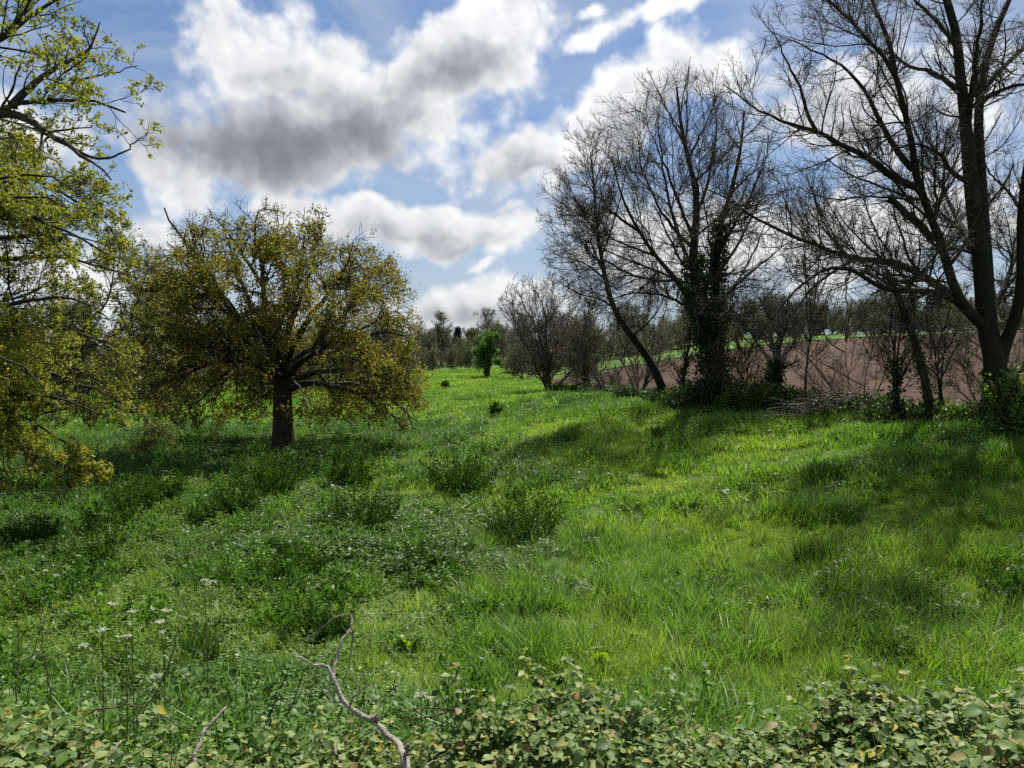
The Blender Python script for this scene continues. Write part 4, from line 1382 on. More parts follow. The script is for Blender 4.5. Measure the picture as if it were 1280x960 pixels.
def make_edge_maple(name, label, seed, D, base_x, limbs_px, trunk_r, lmat, n2, n3, n4, leaf, per, keep, bark, env=None):
    rng = np.random.default_rng(seed)
    def A(px, py, dy=0.0):
        return at(px, py, D + dy)
    B = np.array([base_x, D, float(height(base_x, D))])
    top = limbs_px['top']
    trunk = [B - [0, 0, .3], B + [.05, 0, 1.2], B + [.1, .1, 2.6], B + [.0, .1, top * .6], B + [.2, 0, top]]
    P, R = limb_arrays([(trunk, trunk_r, .06)], 18); tm = MB(); tubes(tm, P, flare(P, R, .4, .6), 10)
    limbs = []
    for z, pts, r in limbs_px['limbs']:
        limbs.append(([B + [.08, .05, z]] + [A(*q) for q in pts], r, .010))
    L1 = limb_arrays(limbs, 14)
    L1 = (L1[0] + rng.normal(size=L1[0].shape) * .03 * np.linspace(0, 1, 15)[None, :, None], L1[1])
    tubes(tm, L1[0], L1[1], 7)
    bm_ = MB()
    L2 = spawn(rng, L1, n2, .2, (25, 65), .3, .5, 8, .12, .03, env, .010, lmin=.5, lmax=1.9)
    L3 = spawn(rng, L2, n3, .12, (25, 65), .45, .6, 5, .13, .04, env, .006, lmin=.25, lmax=.9)
    L4 = spawn(rng, L3, n4, .12, (25, 65), .5, .7, 3, .14, .05, env, .004, lmin=.12, lmax=.4)
    tubes(bm_, L2[0], L2[1], 5); tubes(bm_, L3[0], L3[1], 4); tubes(bm_, L4[0], L4[1], 3)
    lm = MB()
    tips = np.concatenate([L4[0][:, -1], L4[0][:, 2], L3[0][:, -1]])
    g = fbm(tips[:, 0] / .9, tips[:, 2] / .9 + tips[:, 1] * .4, seed, 2)
    tips = tips[rng.random(len(tips)) < np.clip(keep + (g - .5) * 2.2, .03, 1)]
    leaves(lm, rng, tips, leaf, per, leaf * .42, -.1, .5, .5)
    return tree_thing(name, label, 'tree', B, tm, MAT[bark], bm_, MAT[bark], lm, lmat, 'leaf_tufts')


make_edge_maple('field_maple', 'yellow-green leafing tree whose sprawling boughs droop to the grass', 52, 14.0, -12.0, dict(top=9.0, limbs=[
    (6.4, [(-40, 210), (20, 215, .3), (70, 235, .6), (110, 262, .9), (145, 290, 1)], .09),
    (6.0, [(-40, 260, -.6), (20, 260, -.9), (60, 280, -1.2), (110, 300, -1.4), (155, 330, -1.6)], .09),
    (5.2, [(-40, 330, .2), (10, 325, .4), (60, 320, .8), (110, 325, 1.1), (160, 345, 1.4)], .10),
    (4.8, [(-40, 390, -.6), (0, 385, -1), (50, 372, -1.4), (95, 372, -1.7), (135, 392, -2)], .09),
    (4.0, [(-40, 400, .6), (20, 405, 1), (70, 410, 1.5), (120, 420, 1.9), (150, 440, 2)], .09),
    (3.4, [(-40, 480, -.3), (0, 490, -.6), (50, 495, -1), (90, 500, -1.3), (125, 520, -1.5)], .09),
    (3.0, [(-40, 500, .5), (10, 512, .7), (50, 530, .9), (85, 555, 1), (120, 572, 1)], .07),
    (2.6, [(-60, 530, -.6), (-10, 545, -.9), (30, 560, -1.1), (70, 580, -1.3)], .06),
    (3.6, [(-40, 455, .8), (20, 462, 1.2), (70, 470, 1.6), (120, 488, 2), (155, 505, 2.2)], .08),
    (2.8, [(-40, 560, .2), (15, 560, .4), (55, 568, .6), (95, 585, .7)], .06),
    (4.4, [(-40, 430, 1.5), (30, 440, 2.4), (90, 450, 3), (140, 470, 3.4)], .08),
    (5.6, [(-40, 300, 1.4), (30, 295, 2), (90, 290, 2.6), (140, 310, 3)], .08),
    (7.2, [(-50, 150, .3), (0, 160, .5), (45, 185, .8), (85, 215, 1)], .08),
    (6.8, [(-80, 240, -2), (-20, 230, -3), (30, 240, -3.6), (80, 260, -4)], .08),
    (5.0, [(-70, 420, -2), (-20, 430, -2.8), (20, 450, -3.4), (50, 480, -3.8)], .07),
]), .28, MAT['maple_leaf'], 300, 2600, 10500, .056, 8, .85, 'bark_oak', Env((-12.2, 14, 5.0), 7, 5.0, 5.5, 4.9, 4.4, 2.0, 52, .12))

make_edge_maple('brown_leafed_tree', 'small twiggy tree in brownish-green leaf between the oak and the meadow edge', 53, 23.0, -14.9, dict(top=4.4, limbs=[
    (3.6, [(150, 420), (168, 390, .3), (180, 355, .5), (185, 330, .6)], .07),
    (3.2, [(160, 450, -.5), (178, 430, -.8), (192, 410, -1), (205, 400, -1.1)], .06),
    (2.6, [(150, 480, .4), (172, 478, .7), (190, 490, .9), (200, 515, 1)], .06),
    (2.2, [(150, 500, -.6), (165, 505, -1), (180, 520, -1.3), (192, 545, -1.4)], .05),
    (4.0, [(130, 390, .5), (138, 360, .9), (145, 330, 1.1), (140, 300, 1.2)], .07),
    (3.0, [(110, 470, -.6), (90, 455, -1), (75, 440, -1.2)], .06),
    (2.4, [(110, 500, .4), (95, 510, .7), (80, 530, .9)], .05)]), .14, MAT['brown_leaf'], 130, 1000, 4200, .08, 4, .6, 'bark_oak')

# ---- hedgerow trees and shrubs on the right-hand bank
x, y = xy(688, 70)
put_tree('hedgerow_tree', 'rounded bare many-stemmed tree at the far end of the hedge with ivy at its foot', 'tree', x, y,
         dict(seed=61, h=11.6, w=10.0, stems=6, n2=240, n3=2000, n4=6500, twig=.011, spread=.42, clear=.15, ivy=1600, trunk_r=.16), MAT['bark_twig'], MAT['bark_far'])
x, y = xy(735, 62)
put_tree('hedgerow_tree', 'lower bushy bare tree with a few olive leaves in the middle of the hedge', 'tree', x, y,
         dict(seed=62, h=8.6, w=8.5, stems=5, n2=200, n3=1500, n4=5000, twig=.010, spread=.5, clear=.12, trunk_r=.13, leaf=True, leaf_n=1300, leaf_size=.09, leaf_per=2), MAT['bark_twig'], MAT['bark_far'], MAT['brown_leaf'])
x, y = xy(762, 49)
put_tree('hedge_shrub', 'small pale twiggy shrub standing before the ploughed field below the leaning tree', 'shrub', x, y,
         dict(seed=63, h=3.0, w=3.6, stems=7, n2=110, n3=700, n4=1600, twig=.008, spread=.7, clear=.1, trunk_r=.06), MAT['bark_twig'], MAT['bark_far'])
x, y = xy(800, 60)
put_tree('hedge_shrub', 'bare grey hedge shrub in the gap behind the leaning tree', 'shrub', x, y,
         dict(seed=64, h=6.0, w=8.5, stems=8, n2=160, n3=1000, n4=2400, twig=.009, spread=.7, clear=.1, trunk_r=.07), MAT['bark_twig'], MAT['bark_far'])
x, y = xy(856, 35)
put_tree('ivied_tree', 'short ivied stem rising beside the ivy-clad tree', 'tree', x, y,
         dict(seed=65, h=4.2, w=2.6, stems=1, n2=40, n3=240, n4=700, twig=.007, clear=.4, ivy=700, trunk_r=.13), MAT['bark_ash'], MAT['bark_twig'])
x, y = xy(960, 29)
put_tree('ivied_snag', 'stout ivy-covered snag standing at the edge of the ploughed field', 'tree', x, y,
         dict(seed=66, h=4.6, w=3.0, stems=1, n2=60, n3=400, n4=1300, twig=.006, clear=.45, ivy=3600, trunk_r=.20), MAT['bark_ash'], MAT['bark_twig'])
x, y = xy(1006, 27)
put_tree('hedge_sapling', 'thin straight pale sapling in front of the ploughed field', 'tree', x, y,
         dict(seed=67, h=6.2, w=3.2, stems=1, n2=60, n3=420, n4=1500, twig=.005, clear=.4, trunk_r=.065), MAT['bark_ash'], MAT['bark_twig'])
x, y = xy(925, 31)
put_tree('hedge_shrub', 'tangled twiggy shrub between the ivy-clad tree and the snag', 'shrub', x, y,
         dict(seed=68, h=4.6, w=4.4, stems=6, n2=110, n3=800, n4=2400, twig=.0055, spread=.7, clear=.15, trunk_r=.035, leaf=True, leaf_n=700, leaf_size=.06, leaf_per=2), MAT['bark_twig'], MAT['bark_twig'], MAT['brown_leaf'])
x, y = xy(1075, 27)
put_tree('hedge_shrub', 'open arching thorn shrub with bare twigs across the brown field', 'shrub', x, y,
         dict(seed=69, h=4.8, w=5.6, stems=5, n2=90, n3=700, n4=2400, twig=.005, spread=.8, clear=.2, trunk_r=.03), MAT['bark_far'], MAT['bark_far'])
x, y = xy(1125, 23)
put_tree('hedge_sapling', 'short dark upright stem next to the slanting dead trunk', 'tree', x, y,
         dict(seed=70, h=4.4, w=2.6, stems=2, n2=60, n3=420, n4=1400, twig=.005, spread=.15, clear=.35, ivy=500, trunk_r=.08), MAT['bark_ash'], MAT['bark_twig'])
x, y = xy(1185, 23)
put_tree('hedge_sapling', 'crooked slim stem close to the foot of the twin-stemmed tree', 'tree', x, y,
         dict(seed=71, h=3.6, w=2.2, stems=2, n2=50, n3=360, n4=1000, twig=.005, spread=.2, clear=.35, trunk_r=.05), MAT['bark_ash'], MAT['bark_twig'])
for k, (px, yy, h_, w_, lb) in enumerate([(1230, 27, 5.0, 5, 'bare thicket tree behind the twin-stemmed trunk')]):
    x, y = xy(px, yy)
    put_tree('hedge_shrub', lb, 'shrub', x, y, dict(seed=72 + k, h=h_, w=w_, stems=8, n2=140, n3=900, n4=2600, twig=.007, spread=.8, clear=.2, trunk_r=.032), MAT['bark_far'], MAT['bark_far'])


# slanting dead trunk
def make_slant():
    rng = np.random.default_rng(81)
    D = 22.0
    A = lambda px, py, dy=0: at(px, py, D + dy)
    bx, by = at(1163, 520, D)[:2]; B = np.array([bx, by, float(height(bx, by))])
    st = [([B - [0, 0, .3], A(1160, 490), A(1150, 450), A(1140, 415), A(1128, 385, -.2), A(1118, 360, -.4), A(1108, 340, -.5)], .13, .08)]
    tm = MB(); P, R = limb_arrays(st, 16); R *= 1 + .12 * rng.normal(size=R.shape); tubes(tm, P, R, 9)
    lb = [([A(1140, 415), A(1120, 395, -.3), A(1100, 390, -.7), A(1080, 405, -1)], .04, .01), ([A(1118, 360, -.4), A(1095, 345, -.6), A(1070, 340, -1)], .05, .012), ([A(1128, 385, -.2), A(1145, 360, .2), A(1150, 335, .5)], .04, .01)]
    L1 = limb_arrays(lb, 10); tubes(tm, L1[0], L1[1], 6)
    L2 = spawn(rng, L1, 40, .1, (30, 70), .5, .5, 6, .15, 0, None, .007, lmin=.3, lmax=.9)
    L3 = spawn(rng, L2, 220, .1, (30, 70), .5, .6, 4, .15, 0, None, .004, lmin=.15, lmax=.5)
    bm_ = MB(); tubes(bm_, L2[0], L2[1], 4); tubes(bm_, L3[0], L3[1], 3)
    iv = MB()
    n = 1300
    ip, idr, ir = along(P, R, np.zeros(n, int), rng.random(n) ** 1.2 * .9)
    leaves(iv, rng, ip + perp(rng, idr) * (ir + .1 * rng.random(n) ** 2)[:, None], .075, 1, .04, .5, .8)
    tree_thing('dead_tree', 'slanting ivied dead trunk between the brushwood and the twin-stemmed tree', 'tree', B, tm, MAT['bark_oak'], bm_, MAT['bark_twig'], None, None, 'crown', iv)


make_slant()

# leafy elder bush at the frame edge
x, y = xy(1278, 17.5)
put_tree('elder_bush', 'fresh green leafy bush beside the foot of the twin-stemmed tree', 'shrub', x + .3, y,
         dict(seed=83, h=1.75, w=2.2, stems=8, n2=90, n3=520, n4=1300, twig=.004, spread=.6, clear=.1, trunk_r=.025, leaf=True, leaf_n=1500, leaf_size=.085, leaf_per=3), MAT['bark_ash'], MAT['bark_twig'], MAT['elder_leaf'])

# ---- low scrub at the foot of the hedge
foot = [(720, 58, 1.0, 1.6), (850, 33.5, 1.0, 2.2), (880, 31.5, 1.1, 2.4), (915, 31, 1.1, 2.2), (945, 29, 1.0, 2.0), (975, 28, 1.1, 2.2), (1010, 27.5, .9, 2.0), (822, 38, .8, 1.6), (700, 64, 1.0, 2.4), (765, 48, .9, 1.6),
        (1130, 23, .7, 1.5), (1165, 22, .7, 1.3), (1262, 19.5, .9, 1.6), (1232, 20.5, .7, 1.3),
        (835, 36, .9, 2.0), (865, 32.5, 1.3, 2.2), (900, 31.5, 1.5, 2.2), (930, 29.5, 1.2, 2.2), (960, 28, 1.2, 2.0), (992, 27.5, 1.0, 2.2), (1095, 25, .8, 2.2), (1110, 24, .7, 1.8), (785, 44, .8, 2.0), (740, 54, 1.0, 2.4), (1040, 24.6, .45, 1.7), (1070, 25.2, .6, 1.9), (1100, 23, .5, 1.6), (1205, 21, .6, 1.8)]
foot_lb = ['dark green bush by the far end of the hedge', 'low ivy bush left of the ivy-clad trunk', 'bramble bush in front of the ivy-clad trunk', 'bramble bush right of the ivy-clad trunk', 'dark bush between the ivy-clad tree and the snag',
           'dark bramble bush at the foot of the snag', 'low bramble bush beneath the thin sapling', 'small bush at the foot of the leaning tree', 'dark bush under the rounded far hedge tree', 'low tangled bush under the pale twiggy shrub',
           'low leafy bush at the dark upright stem', 'low leafy bush at the foot of the slanting dead trunk', 'shaded bush right of the twin-stemmed trunk', 'small bush just in front of the twin-stemmed trunk',
           'ivy bush between the leaning tree and the ivy-clad trunk', 'tall ivy bush against the left foot of the ivy-clad trunk', 'tall dark ivy bush hiding the foot of the ivy-clad trunk', 'tangled ivy bush halfway from the ivy-clad trunk to the snag', 'ivy bush wrapped round the foot of the snag',
           'ivy bush between the snag and the thin sapling', 'spreading bramble bush at the end of the brushwood heap', 'low ivy bush between the brushwood heap and the dark upright stem', 'low bush in the gap below the leaning tree', 'rough bush between the pale twiggy shrub and the far hedge tree',
           'low green growth spilling over the front of the brushwood heap', 'green bush at the right end of the brushwood heap', 'low green growth in front of the dark upright stem', 'low green growth between the crooked slim stem and the twin-stemmed trunk']
for k, ((px, yy, h_, w_), lb) in enumerate(zip(foot, foot_lb)):
    x, y = xy(px, yy)
    rng = np.random.default_rng(200 + k)
    t = empty('hedge_bottom_bush', (x, y, float(height(x, y))), lb, 'bush', 'low bushes along the hedge bottom')
    n = int(420 * w_ * w_ * h_)
    u = norm(rng.normal(size=(n, 3))); u[:, 2] = np.abs(u[:, 2])
    rr = rng.random(n) ** .45
    lump = .72 + .6 * fbm(np.arctan2(u[:, 0], u[:, 1]) * 2 + 7, u[:, 2] * 3 + 3, 210 + k, 2)
    c = u * (rr * lump)[:, None] * [w_ / 2, w_ / 2, h_]
    lm = MB(); leaves(lm, rng, c, .10, 2, .05, .3, .7)
    ns = 60
    a = rng.uniform(0, 2 * PI, ns)
    T = grow(rng, np.stack([np.cos(a) * .2, np.sin(a) * .2, np.full(ns, -.1)], 1), norm(np.stack([np.cos(a) * .7, np.sin(a) * .7, np.ones(ns)], 1)), np.full(ns, max(h_, w_ * .5)) * rng.uniform(.6, 1.05, ns), np.full(ns, .014), np.full(ns, .005), 6, .15, -.05)
    sm = MB(); tubes(sm, T[0], T[1], 4)
    sm.build('stems', MAT['bark_twig'], t); lm.build('leaves', MAT['bush_leaf'] if k % 4 == 1 or k > 23 else MAT['ivy'], t, smooth=False)


# brushwood heap: one tangled pile of cut branches
def make_brush():
    rng = np.random.default_rng(91)
    x, y = xy(1045, 25.6)
    z = float(height(x, y))
    t = empty('brushwood_heap', (x, y, z), 'heap of cut pale brushwood lying at the hedge foot before the brown field', 'brushwood')
    n = 240
    p = np.stack([rng.normal(size=n) * 1.0, rng.normal(size=n) * .5, rng.random(n) ** 1.3 * 1.0], 1)
    p[:, 2] *= np.exp(-(p[:, 0] / 1.7) ** 2)
    a = rng.normal(size=n) * .5 + np.where(rng.random(n) < .5, 0, PI)
    d = norm(np.stack([np.cos(a), np.sin(a), rng.normal(size=n) * .16], 1))
    r = rng.uniform(.006, .03, n)
    T = grow(rng, p, d, rng.uniform(.5, 1.7, n), r, r * .3, 6, .09, -.015)
    mb = MB(); tubes(mb, T[0], T[1], 4)
    S2 = spawn(rng, T, 520, .2, (25, 60), .4, .5, 4, .12, 0, None, .004, lmin=.2, lmax=.6)
    tubes(mb, S2[0], S2[1], 3)
    mb.build('branches', MAT['brush'], t)


make_brush()

# ------------------------------------------------------------------ far trees
x, y = xy(609, 112)
put_tree('ivied_round_tree', 'rounded dark green ivy-covered tree alone on the far meadow', 'tree', x, y,
         dict(seed=101, h=6.9, w=5.0, stems=4, n2=40, n3=260, n4=0, twig=.02, spread=.3, clear=.05, trunk_r=.2, leaf=True, leaf_n=3600, leaf_size=.24, leaf_per=4), MAT['bark_twig'], MAT['bark_far'], MAT['round_leaf'])

protos = []
for k, sp in enumerate([dict(seed=111, h=10, w=8.5, stems=1, n2=140, n3=900, n4=3000, twig=.015, clear=.25, trunk_r=.2, leaf=True, leaf_n=1100, leaf_size=.15, leaf_per=3),
                        dict(seed=112, h=9, w=8, stems=4, n2=160, n3=1000, n4=3200, twig=.015, spread=.4, clear=.12, trunk_r=.16, leaf=True, leaf_n=1300, leaf_size=.15, leaf_per=3),
                        dict(seed=113, h=8, w=7.5, stems=3, n2=140, n3=900, n4=2600, twig=.018, spread=.4, clear=.12, trunk_r=.15, leaf=True, leaf_n=4200, leaf_size=.17, leaf_per=3),
                        dict(seed=114, h=7, w=8, stems=7, n2=160, n3=1100, n4=2800, twig=.015, spread=.7, clear=.05, trunk_r=.1, leaf=True, leaf_n=1500, leaf_size=.15, leaf_per=3)]):
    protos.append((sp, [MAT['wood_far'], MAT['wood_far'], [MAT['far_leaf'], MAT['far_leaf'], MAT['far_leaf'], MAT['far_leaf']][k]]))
first = [None] * 4


def far_tree(k, px, yy, s, label, group, rng):
    x, y = xy(px, yy)
    if first[k] is None:
        first[k] = put_tree('woodland_tree', label, 'tree', x, y, protos[k][0], protos[k][1][0], protos[k][1][1], protos[k][1][2], group=group)
        first[k].scale = (s, s, s)
        return first[k]
    return copy_tree(first[k], (x, y, float(height(x, y)) - .1), rng.uniform(0, 6.28), (s * rng.uniform(.9, 1.15), s * rng.uniform(.9, 1.15), s), label, group)


rf = np.random.default_rng(17)
# belt behind the oak and at the meadow's far end
for px, yy, s, k in [(528, 150, .95, 1), (553, 156, 1.15, 0), (575, 150, .8, 2), (598, 160, 1.05, 2), (628, 140, 1.0, 1), (650, 128, 1.0, 0), (665, 118, .85, 2), (512, 140, .8, 3), (540, 138, .7, 3), (566, 140, .65, 3), (588, 138, .7, 3), (640, 122, .7, 3), (655, 105, .8, 3),
                     (490, 150, 1.0, 2), (465, 142, .9, 1), (520, 170, 1.1, 1), (537, 172, 1.0, 2), (563, 168, 1.0, 1), (586, 170, 1.15, 2), (607, 172, 1.2, 0), (618, 165, 1.0, 3), (636, 160, 1.1, 2), (527, 160, .9, 3), (548, 162, .9, 3), (577, 160, .9, 3), (600, 158, .9, 3)]:
    far_tree(k, px, yy, s, 'budding tree of the woodland closing off the far end of the meadow', 'woodland at the far end of the meadow', rf)
for px in range(-200, 500, 19):
    yy = 82 + 14 * math.sin(px * .05) + rf.uniform(-5, 5)
    far_tree(int(rf.integers(0, 4)), px + rf.uniform(-10, 10), yy, rf.uniform(.75, 1.05), 'budding tree of the hedge line behind the oak', 'hedge line behind the oak', rf)
for px in list(range(690, 1440, 14)):
    yy = 128 + (px - 700) * .045 + rf.uniform(-4, 14)
    far_tree(int(rf.integers(0, 3)), px + rf.uniform(-10, 10), yy, rf.uniform(.65, 1.15), 'budding tree of the wood on the rise behind the ploughed field', 'wood on the rise behind the ploughed field', rf)
for px in range(690, 1440, 17):
    yy = 122 + (px - 700) * .045 + rf.uniform(-4, 5)
    far_tree(3, px + rf.uniform(-10, 10), yy, rf.uniform(.55, .85), 'bare scrubby tree edging the wood behind the ploughed field', 'scrub edging the wood behind the field', rf)


def conifer(px, yy, h, w, label, seed):
    rng = np.random.default_rng(seed)
    x, y = xy(px, yy)
    t = empty('conifer_tree', (x, y, float(height(x, y))), label, 'tree')
    T = grow(rng, np.array([[0, 0, -.2]]), np.array([[0, 0, 1.0]]), np.array([h]), np.array([.22]), np.array([.03]), 10, .01, .02)
    tm = MB(); tubes(tm, T[0], T[1], 7); tm.build('trunk', MAT['bark_twig'], t)
    n = 260
    tt = rng.uniform(.12, .98, n); p, d, r = along(T[0], T[1], np.zeros(n, int), tt)
    a = rng.uniform(0, 2 * PI, n)
    B_ = grow(rng, p, norm(np.stack([np.cos(a), np.sin(a), np.full(n, .1)], 1)), w / 2 * (1.08 - tt) * rng.uniform(.7, 1.1, n) + .2, np.full(n, .03), np.full(n, .01), 5, .06, -.02)
    bm_ = MB(); tubes(bm_, B_[0], B_[1], 3)
    lm = MB(); leaves(lm, rng, pick_tips(rng, B_, 3200, .15), .4, 2, .14, .3, .4)
    bm_.build('branches', MAT['bark_twig'], t); lm.build('crown', MAT['pine'], t, smooth=False)


conifer(572, 160, 8.6, 4.2, 'dark pointed evergreen rising among the far bare trees', 131)
conifer(1165, 150, 9.0, 6.0, 'dark evergreen in the wood behind the ploughed field', 132)

# ------------------------------------------------------------------ weed clumps in the meadow
clumps = [(450, 668, 62, 'round dark green weed clump alone in the mid meadow below the oak'), (655, 675, 80, 'broad dark weed clump in the middle of the meadow'), (740, 690, 46, 'dark tussock beside the broad weed clump'),
          (575, 618, 60, 'dark weed clump tinged with red stems beyond the round clump'), (648, 628, 18, 'thin dark upright weed spike in the middle of the grass'), (165, 640, 40, 'dark clump of weeds in shade under the maple boughs'),
          (205, 632, 36, 'dark leafy clump next to the shaded clump under the maple boughs'), (292, 650, 48, 'dark feathery clump in front of the oak shadow'), (256, 662, 30, 'narrow dark weed beside the feathery clump'),
          (112, 712, 50, 'dark weed clump above the white umbels'), (140, 672, 44, 'bushy dark clump in the herb tangle near the maple'), (40, 685, 44, 'dark clump of herbs at the meadow edge under the maple'),
          (335, 622, 60, 'low dark clump below the oak trunk'), (535, 722, 42, 'dark narrow clump in the mid grass right of the round clump'), (435, 612, 44, 'low dark clump just right of the oak shadow'),
          (780, 790, 56, 'tall dark tussock of grass behind the dock leaves'), (1020, 718, 60, 'tussock of taller dark grass on the open side'), (250, 830, 60, 'dark grassy clump by the brambles right of the umbels'),
          (1150, 770, 60, 'dark tussock near the brambles on the open side'), (370, 730, 50, 'leafy pale-stemmed clump above the dead branch'), (405, 800, 50, 'dark feathery clump behind the dead branch'), (620, 520, 16, 'small dark weed on the far meadow'),
          (557, 486, 7, 'low dark heap on the far meadow left of the round tree'), (810, 505, 14, 'small green bush at the grass edge by the leaning tree')]
for k, (px, py, s, lb) in enumerate(clumps):
    x, y, z = ground_at(px, py)
    h = s / F * y * 1.05
    rng = np.random.default_rng(300 + k)
    mb = MB()
    tussock = 'tussock' in lb or 'grassy' in lb
    if tussock:
        blades(mb, rng, 260, h * .42, h * .95, .011 * y / 10 + .002, .45, .2)
    else:
        ratio = 1.7 if s < 60 and h < 1 else 1.25
        wd = h * (1.15 if s > 25 else .6)
        dome(mb, rng, wd, h * 1.1, 4600 if s > 25 else 1000, .0043 * max(y, 9))
    nm = 'grass_tussock' if tussock else 'weed_clump'
    o = mb.build(nm, MAT['weed'], None, smooth=False)
    o.location = (x, y, z)
    tag(o, lb, 'grass tussock' if tussock else 'weed', 'weed clumps in the meadow')


# ------------------------------------------------------------------ foreground: umbels, stems, docks, dead branches
def cow_parsley(px, py, d, label, heads, seed):
    """heads: list of (px, py) of the white umbels, the first on the main stem"""
    rng = np.random.default_rng(seed)
    x, y = at(px, py, d)[:2]
    z = float(height(x, y))
    t = empty('cow_parsley', (x, y, z), label, 'wild flower', 'cow parsley plants behind the brambles')
    base = np.array([x, y, z])
    sm = MB()
    fork = None
    for k, (hx, hy) in enumerate(heads):
        top = at(hx, hy, d + rng.uniform(-.12, .12)) - base
        if k == 0:
            main = [np.array([0, 0, -.05]), top * .35 + [.01, 0, .02], top * .7, top]
            main[1][0] *= .6
            P, R = limb_arrays([(main, .0058, .0028)], 12)
            main_P, main_R = P, R
        else:
            f, _, _ = along(main_P, main_R, np.zeros(1, int), np.array([rng.uniform(.4, .68)]))
            P, R = limb_arrays([([f[0], f[0] * .45 + top * .55 + [0, 0, -.02], top], .003, .0016)], 10)
        tubes(sm, P, R, 5)
        # umbel: rays to small flat flower discs
        rays = 11
        a = rng.uniform(0, 2 * PI, rays); r = .027 * np.sqrt(rng.random(rays)) + .005
        tip = top + np.stack([np.cos(a) * r, np.sin(a) * r, .028 - r * r * 6], 1)
        tubes(sm, np.stack([np.repeat(top[None], rays, 0), tip], 1), np.full((rays, 2), .0008), 3)
        fm = MB()
        m = 9
        b = np.repeat(tip, m, 0) + np.stack([rng.normal(size=rays * m) * .0052, rng.normal(size=rays * m) * .0052, rng.uniform(0, .004, rays * m)], 1)
        leaves(fm, rng, b, .0075, 1, .001, -.2, .9, 2.0)
        fm.build('flower_head', MAT['umbel'], t, smooth=False)
    # a few feathery leaves up the stem
    nf = 9
    p, dd, r = along(main_P, main_R, np.zeros(nf, int), rng.uniform(.1, .75, nf))
    a = rng.uniform(0, 2 * PI, nf)
    FP, FR = grow(rng, p, norm(np.stack([np.cos(a), np.sin(a), np.full(nf, .6)], 1)), rng.uniform(.10, .22, nf), np.full(nf, .0016), np.full(nf, .0008), 5, .06, -.1)
    tubes(sm, FP, FR, 3)
    sm.build('stem', MAT['stem'], t)
    lm = MB()
    leaves(lm, rng, pick_tips(rng, (FP, FR), 420, .2), .03, 1, .014, .1, .45, 1.5)
    lm.build('leaves', MAT['bush_leaf'], t, smooth=False)


cow_parsley(165, 880, 4.75, 'cow parsley with the tallest white umbel among the flowers', [(165, 769), (142, 759), (200, 783)], 401)
cow_parsley(128, 890, 4.6, 'cow parsley with two white heads beside the tallest one', [(128, 792), (104, 812)], 402)
cow_parsley(205, 890, 4.9, 'cow parsley with three white heads in a column next to the slanting stem', [(206, 768), (203, 795), (201, 781)], 403)
cow_parsley(158, 900, 4.5, 'cow parsley with small pale heads low among the brambles', [(158, 801), (195, 850), (120, 852)], 404)
cow_parsley(258, 830, 5.8, 'cow parsley with a flat cream head standing apart above the grass', [(256, 729), (266, 731)], 405)
cow_parsley(530, 930, 4.3, 'cow parsley with a white head above the arched dead twigs', [(526, 873), (536, 878)], 406)
cow_parsley(30, 790, 7.5, 'cow parsley with pale heads at the meadow edge under the maple', [(70, 722), (58, 716)], 407)


def rod(name, label, cat, pts, r0, r1, mat, sides=6, subs=(), S=14, jitter=.006, seed=0):
    """one branching stick: polyline pts (world) with side sticks"""
    rng = np.random.default_rng(seed)
    base = np.asarray(pts[0], float)
    mb = MB()
    for q, a, b in [(pts, r0, r1)] + list(subs):
        P, R = limb_arrays([(np.asarray(q, float) - base, a, b)], S)
        P[:, 1:-1] += rng.normal(size=P[:, 1:-1].shape) * 1.6 * jitter * min(1, a / .01)
        R = R * (1 + .13 * rng.normal(size=R.shape))
        tubes(mb, P, np.abs(R), sides)
    o = mb.build(name, mat)
    o.location = base
    tag(o, label, cat)
    return o


A3 = lambda px, py, d: at(px, py, d)
rod('dry_stem', 'straight dead brown stem standing out of the brambles at the meadow edge', 'dead stem', [A3(70, 905, 4.3), A3(62, 862, 4.35), A3(55, 805, 4.4), A3(47, 757, 4.45)], .005, .0025, MAT['bark_dry'], seed=1)
rod('dry_stem', 'long slanting dead stem behind the white umbels', 'dead stem', [A3(170, 905, 4.2), A3(196, 867, 4.25), A3(214, 825, 4.3), A3(225, 780, 4.4), A3(231, 745, 4.5)], .005, .002, MAT['bark_dry'], seed=2)
rod('dry_stem', 'short dead stem rising left of the straight brown stem', 'dead stem', [A3(20, 880, 4.5), A3(22, 840, 4.5), A3(24, 800, 4.5), A3(22, 775, 4.5)], .004, .002, MAT['bark_dry'], seed=3)
rod('dry_stem', 'arching dark bramble cane hanging low over the leaves', 'dead stem', [A3(110, 892, 3.5), A3(150, 880, 3.5), A3(190, 884, 3.45), A3(230, 912, 3.4), A3(265, 920, 3.35)], .004, .0025, MAT['bark_dry'], seed=4)

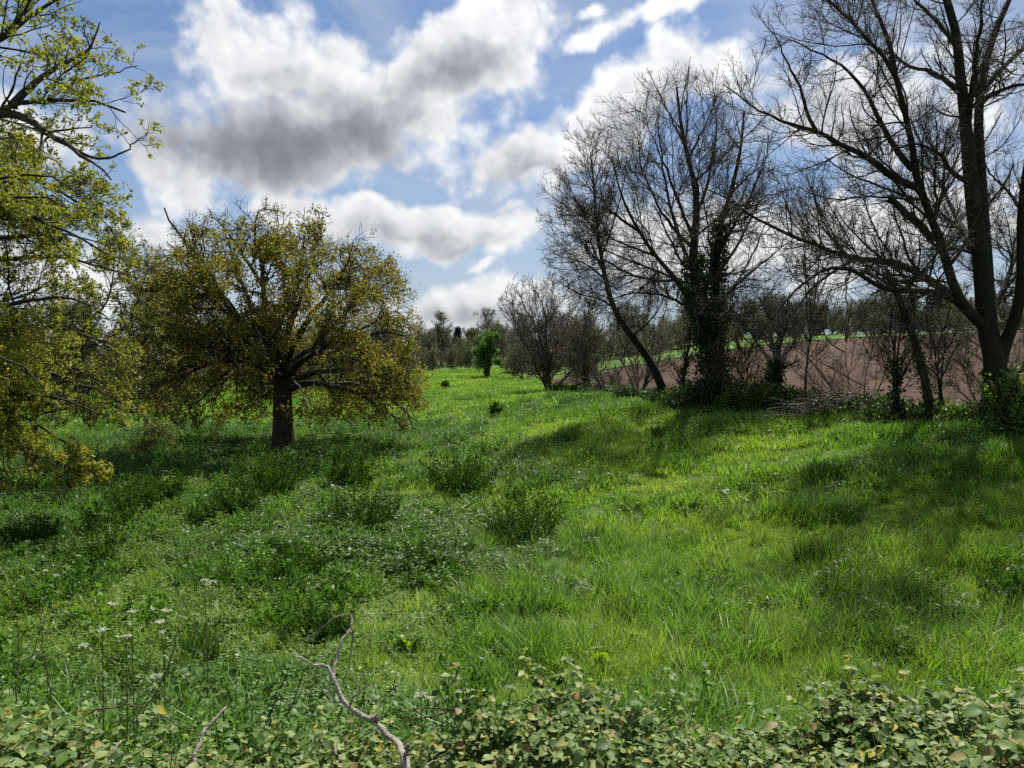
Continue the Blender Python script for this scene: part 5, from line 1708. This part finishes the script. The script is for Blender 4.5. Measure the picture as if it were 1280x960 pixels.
# the grey forked dead branch
d0 = 3.25
rod('dead_branch', 'pale grey forked dead branch poking up from the brambles', 'branch',
    [A3(512, 985, 2.63), A3(506, 945, 2.68), A3(494, 925, 2.85), A3(481, 912, 2.90), A3(468, 899, 2.92), A3(450, 893, 2.95), A3(433, 880, 2.98), A3(425, 868, 3.00), A3(419, 845, 3.03), A3(410, 833, 3.06)], .0165, .0085, MAT['bark_pale'], 9,
    subs=[([A3(417, 841, 3.04), A3(419, 825, 3.08), A3(426, 805, 3.12), A3(430, 795, 3.14), A3(440, 785, 3.16), A3(441, 777, 3.18), A3(437, 766, 3.20)], .0082, .0048),
          ([A3(437, 767, 3.20), A3(425, 769, 3.22), A3(412, 775, 3.26), A3(400, 787, 3.30), A3(391, 793, 3.34), A3(378, 800, 3.40)], .0042, .0016),
          ([A3(396, 791, 3.32), A3(391, 803, 3.32), A3(387, 820, 3.32)], .002, .001),
          ([A3(410, 833, 3.06), A3(398, 831, 3.04), A3(386, 829, 3.00), A3(379, 822, 2.98), A3(366, 819, 2.96)], .006, .002),
          ([A3(437, 880, 2.98), A3(441, 872, 2.94), A3(450, 865, 2.90), A3(461, 856, 2.86)], .0058, .003),
          ([A3(425, 878, 3.00), A3(415, 874, 2.98), A3(411, 860, 3.00), A3(414, 848, 3.03)], .0045, .0035),
          ([A3(441, 790, 3.16), A3(440, 810, 3.22), A3(436, 828, 3.26), A3(438, 845, 3.28), A3(449, 860, 3.30)], .004, .0015),
          ([A3(437, 830, 3.26), A3(432, 845, 3.28), A3(426, 855, 3.30)], .0025, .001),
          ([A3(410, 834, 3.06), A3(398, 842, 3.16), A3(386, 850, 3.24), A3(378, 858, 3.28)], .003, .001),
          ([A3(468, 900, 2.92), A3(470, 897, 2.91), A3(471, 896, 2.90)], .011, .009),
          ([A3(506, 945, 2.68), A3(508, 938, 2.67), A3(510, 931, 2.66)], .008, .005)], jitter=.003, seed=5)
rod('dead_branch', 'pale bare stick leaning among the bramble leaves below the umbels', 'branch', [A3(238, 985, 2.65), A3(241, 950, 2.70), A3(250, 925, 2.75), A3(265, 903, 2.81), A3(283, 884, 2.87)], .009, .0045, MAT['bark_pale'], 8, seed=6, jitter=.003)
rod('dead_branch', 'short pale crossed sticks arching over the brambles in the bottom corner', 'branch', [A3(95, 968, 2.55), A3(115, 950, 2.60), A3(140, 948, 2.65), A3(165, 962, 2.65), A3(175, 975, 2.63)], .006, .004, MAT['bark_pale'], 8,
    subs=[([A3(130, 975, 2.55), A3(137, 950, 2.62), A3(143, 938, 2.65), A3(151, 926, 2.70)], .008, .004)], seed=7, jitter=.003)
rod('dead_branch', 'arched twiggy dead branch lying over the brambles right of the forked one', 'branch',
    [A3(606, 930, 3.05), A3(600, 912, 3.10), A3(583, 897, 3.15), A3(567, 886, 3.19), A3(545, 885, 3.23), A3(525, 885, 3.27), A3(505, 889, 3.31)], .0062, .002, MAT['bark_dry'], 7,
    subs=[([A3(565, 886, 3.19), A3(548, 895, 3.21), A3(530, 897, 3.25), A3(510, 900, 3.29), A3(498, 908, 3.31)], .0045, .0015), ([A3(572, 890, 3.17), A3(590, 896, 3.11), A3(604, 910, 3.05)], .004, .002),
          ([A3(570, 890, 3.17), A3(556, 903, 3.19), A3(545, 915, 3.21), A3(540, 925, 3.21)], .0035, .0012), ([A3(548, 895, 3.21), A3(540, 908, 3.23), A3(536, 922, 3.25)], .0025, .001), ([A3(530, 886, 3.25), A3(515, 895, 3.25), A3(503, 905, 3.27)], .0025, .001)], jitter=.003, seed=8)
rod('dead_branch', 'stub of dark dead wood at the bottom edge left of the forked branch', 'branch', [A3(432, 985, 2.95), A3(428, 955, 3.0), A3(422, 945, 3.02), A3(418, 934, 3.05)], .010, .006, MAT['brush'], 8, seed=9, jitter=.003)
rod('dead_branch', 'thin pale twig bending low near the middle of the brambles', 'branch', [A3(528, 975, 2.65), A3(532, 955, 2.70), A3(545, 950, 2.72), A3(562, 947, 2.75)], .005, .002, MAT['bark_pale'], 6, seed=10, jitter=.003)


def dock(px, py, label, n, size, seed):
    rng = np.random.default_rng(seed)
    x, y, z = ground_at(px, py)
    t = empty('dock_plant', (x, y, z), label, 'plant', 'broad-leaved docks in the grass')
    for k in range(n):
        az = rng.uniform(0, 2 * PI); l = size * rng.uniform(.7, 1.15); el = rng.uniform(1.3, 3.2)
        d = np.array([math.cos(az), math.sin(az), el]); d /= np.linalg.norm(d)
        s = np.cross(d, [0, 0, 1.0]); s /= np.linalg.norm(s); nn = np.cross(s, d)
        V = []
        qs = np.linspace(0, 1, 9)
        for q in qs:
            w = l * .17 * (np.sin(PI * min(1, q ** .75)) ** .8) * (0 if q < .15 else 1) + .004
            c = d * l * q - np.array([0, 0, 1]) * l * .35 * q ** 2.4 + s * .01 * math.sin(q * 14 + k)
            V += [c - s * w + nn * w * .35, c, c + s * w + nn * w * .35]
        f = []
        for j in range(8):
            f += [[3 * j, 3 * j + 1, 3 * j + 4, 3 * j + 3], [3 * j + 1, 3 * j + 2, 3 * j + 5, 3 * j + 4]]
        mb = MB(); mb.add(np.array(V), f4=np.array(f))
        mb.build('leaf', MAT['dock'], t)


dock(508, 820, 'bright yellow-green dock leaves beside the dead branch', 6, .42, 501)
dock(752, 838, 'pale green dock leaves in front of the dark tussock', 6, .42, 502)
dock(802, 812, 'broad bright dock leaves at the foot of the dark tussock', 7, .46, 503)
dock(885, 845, 'single small dock in the low herbs behind the brambles', 4, .28, 504)
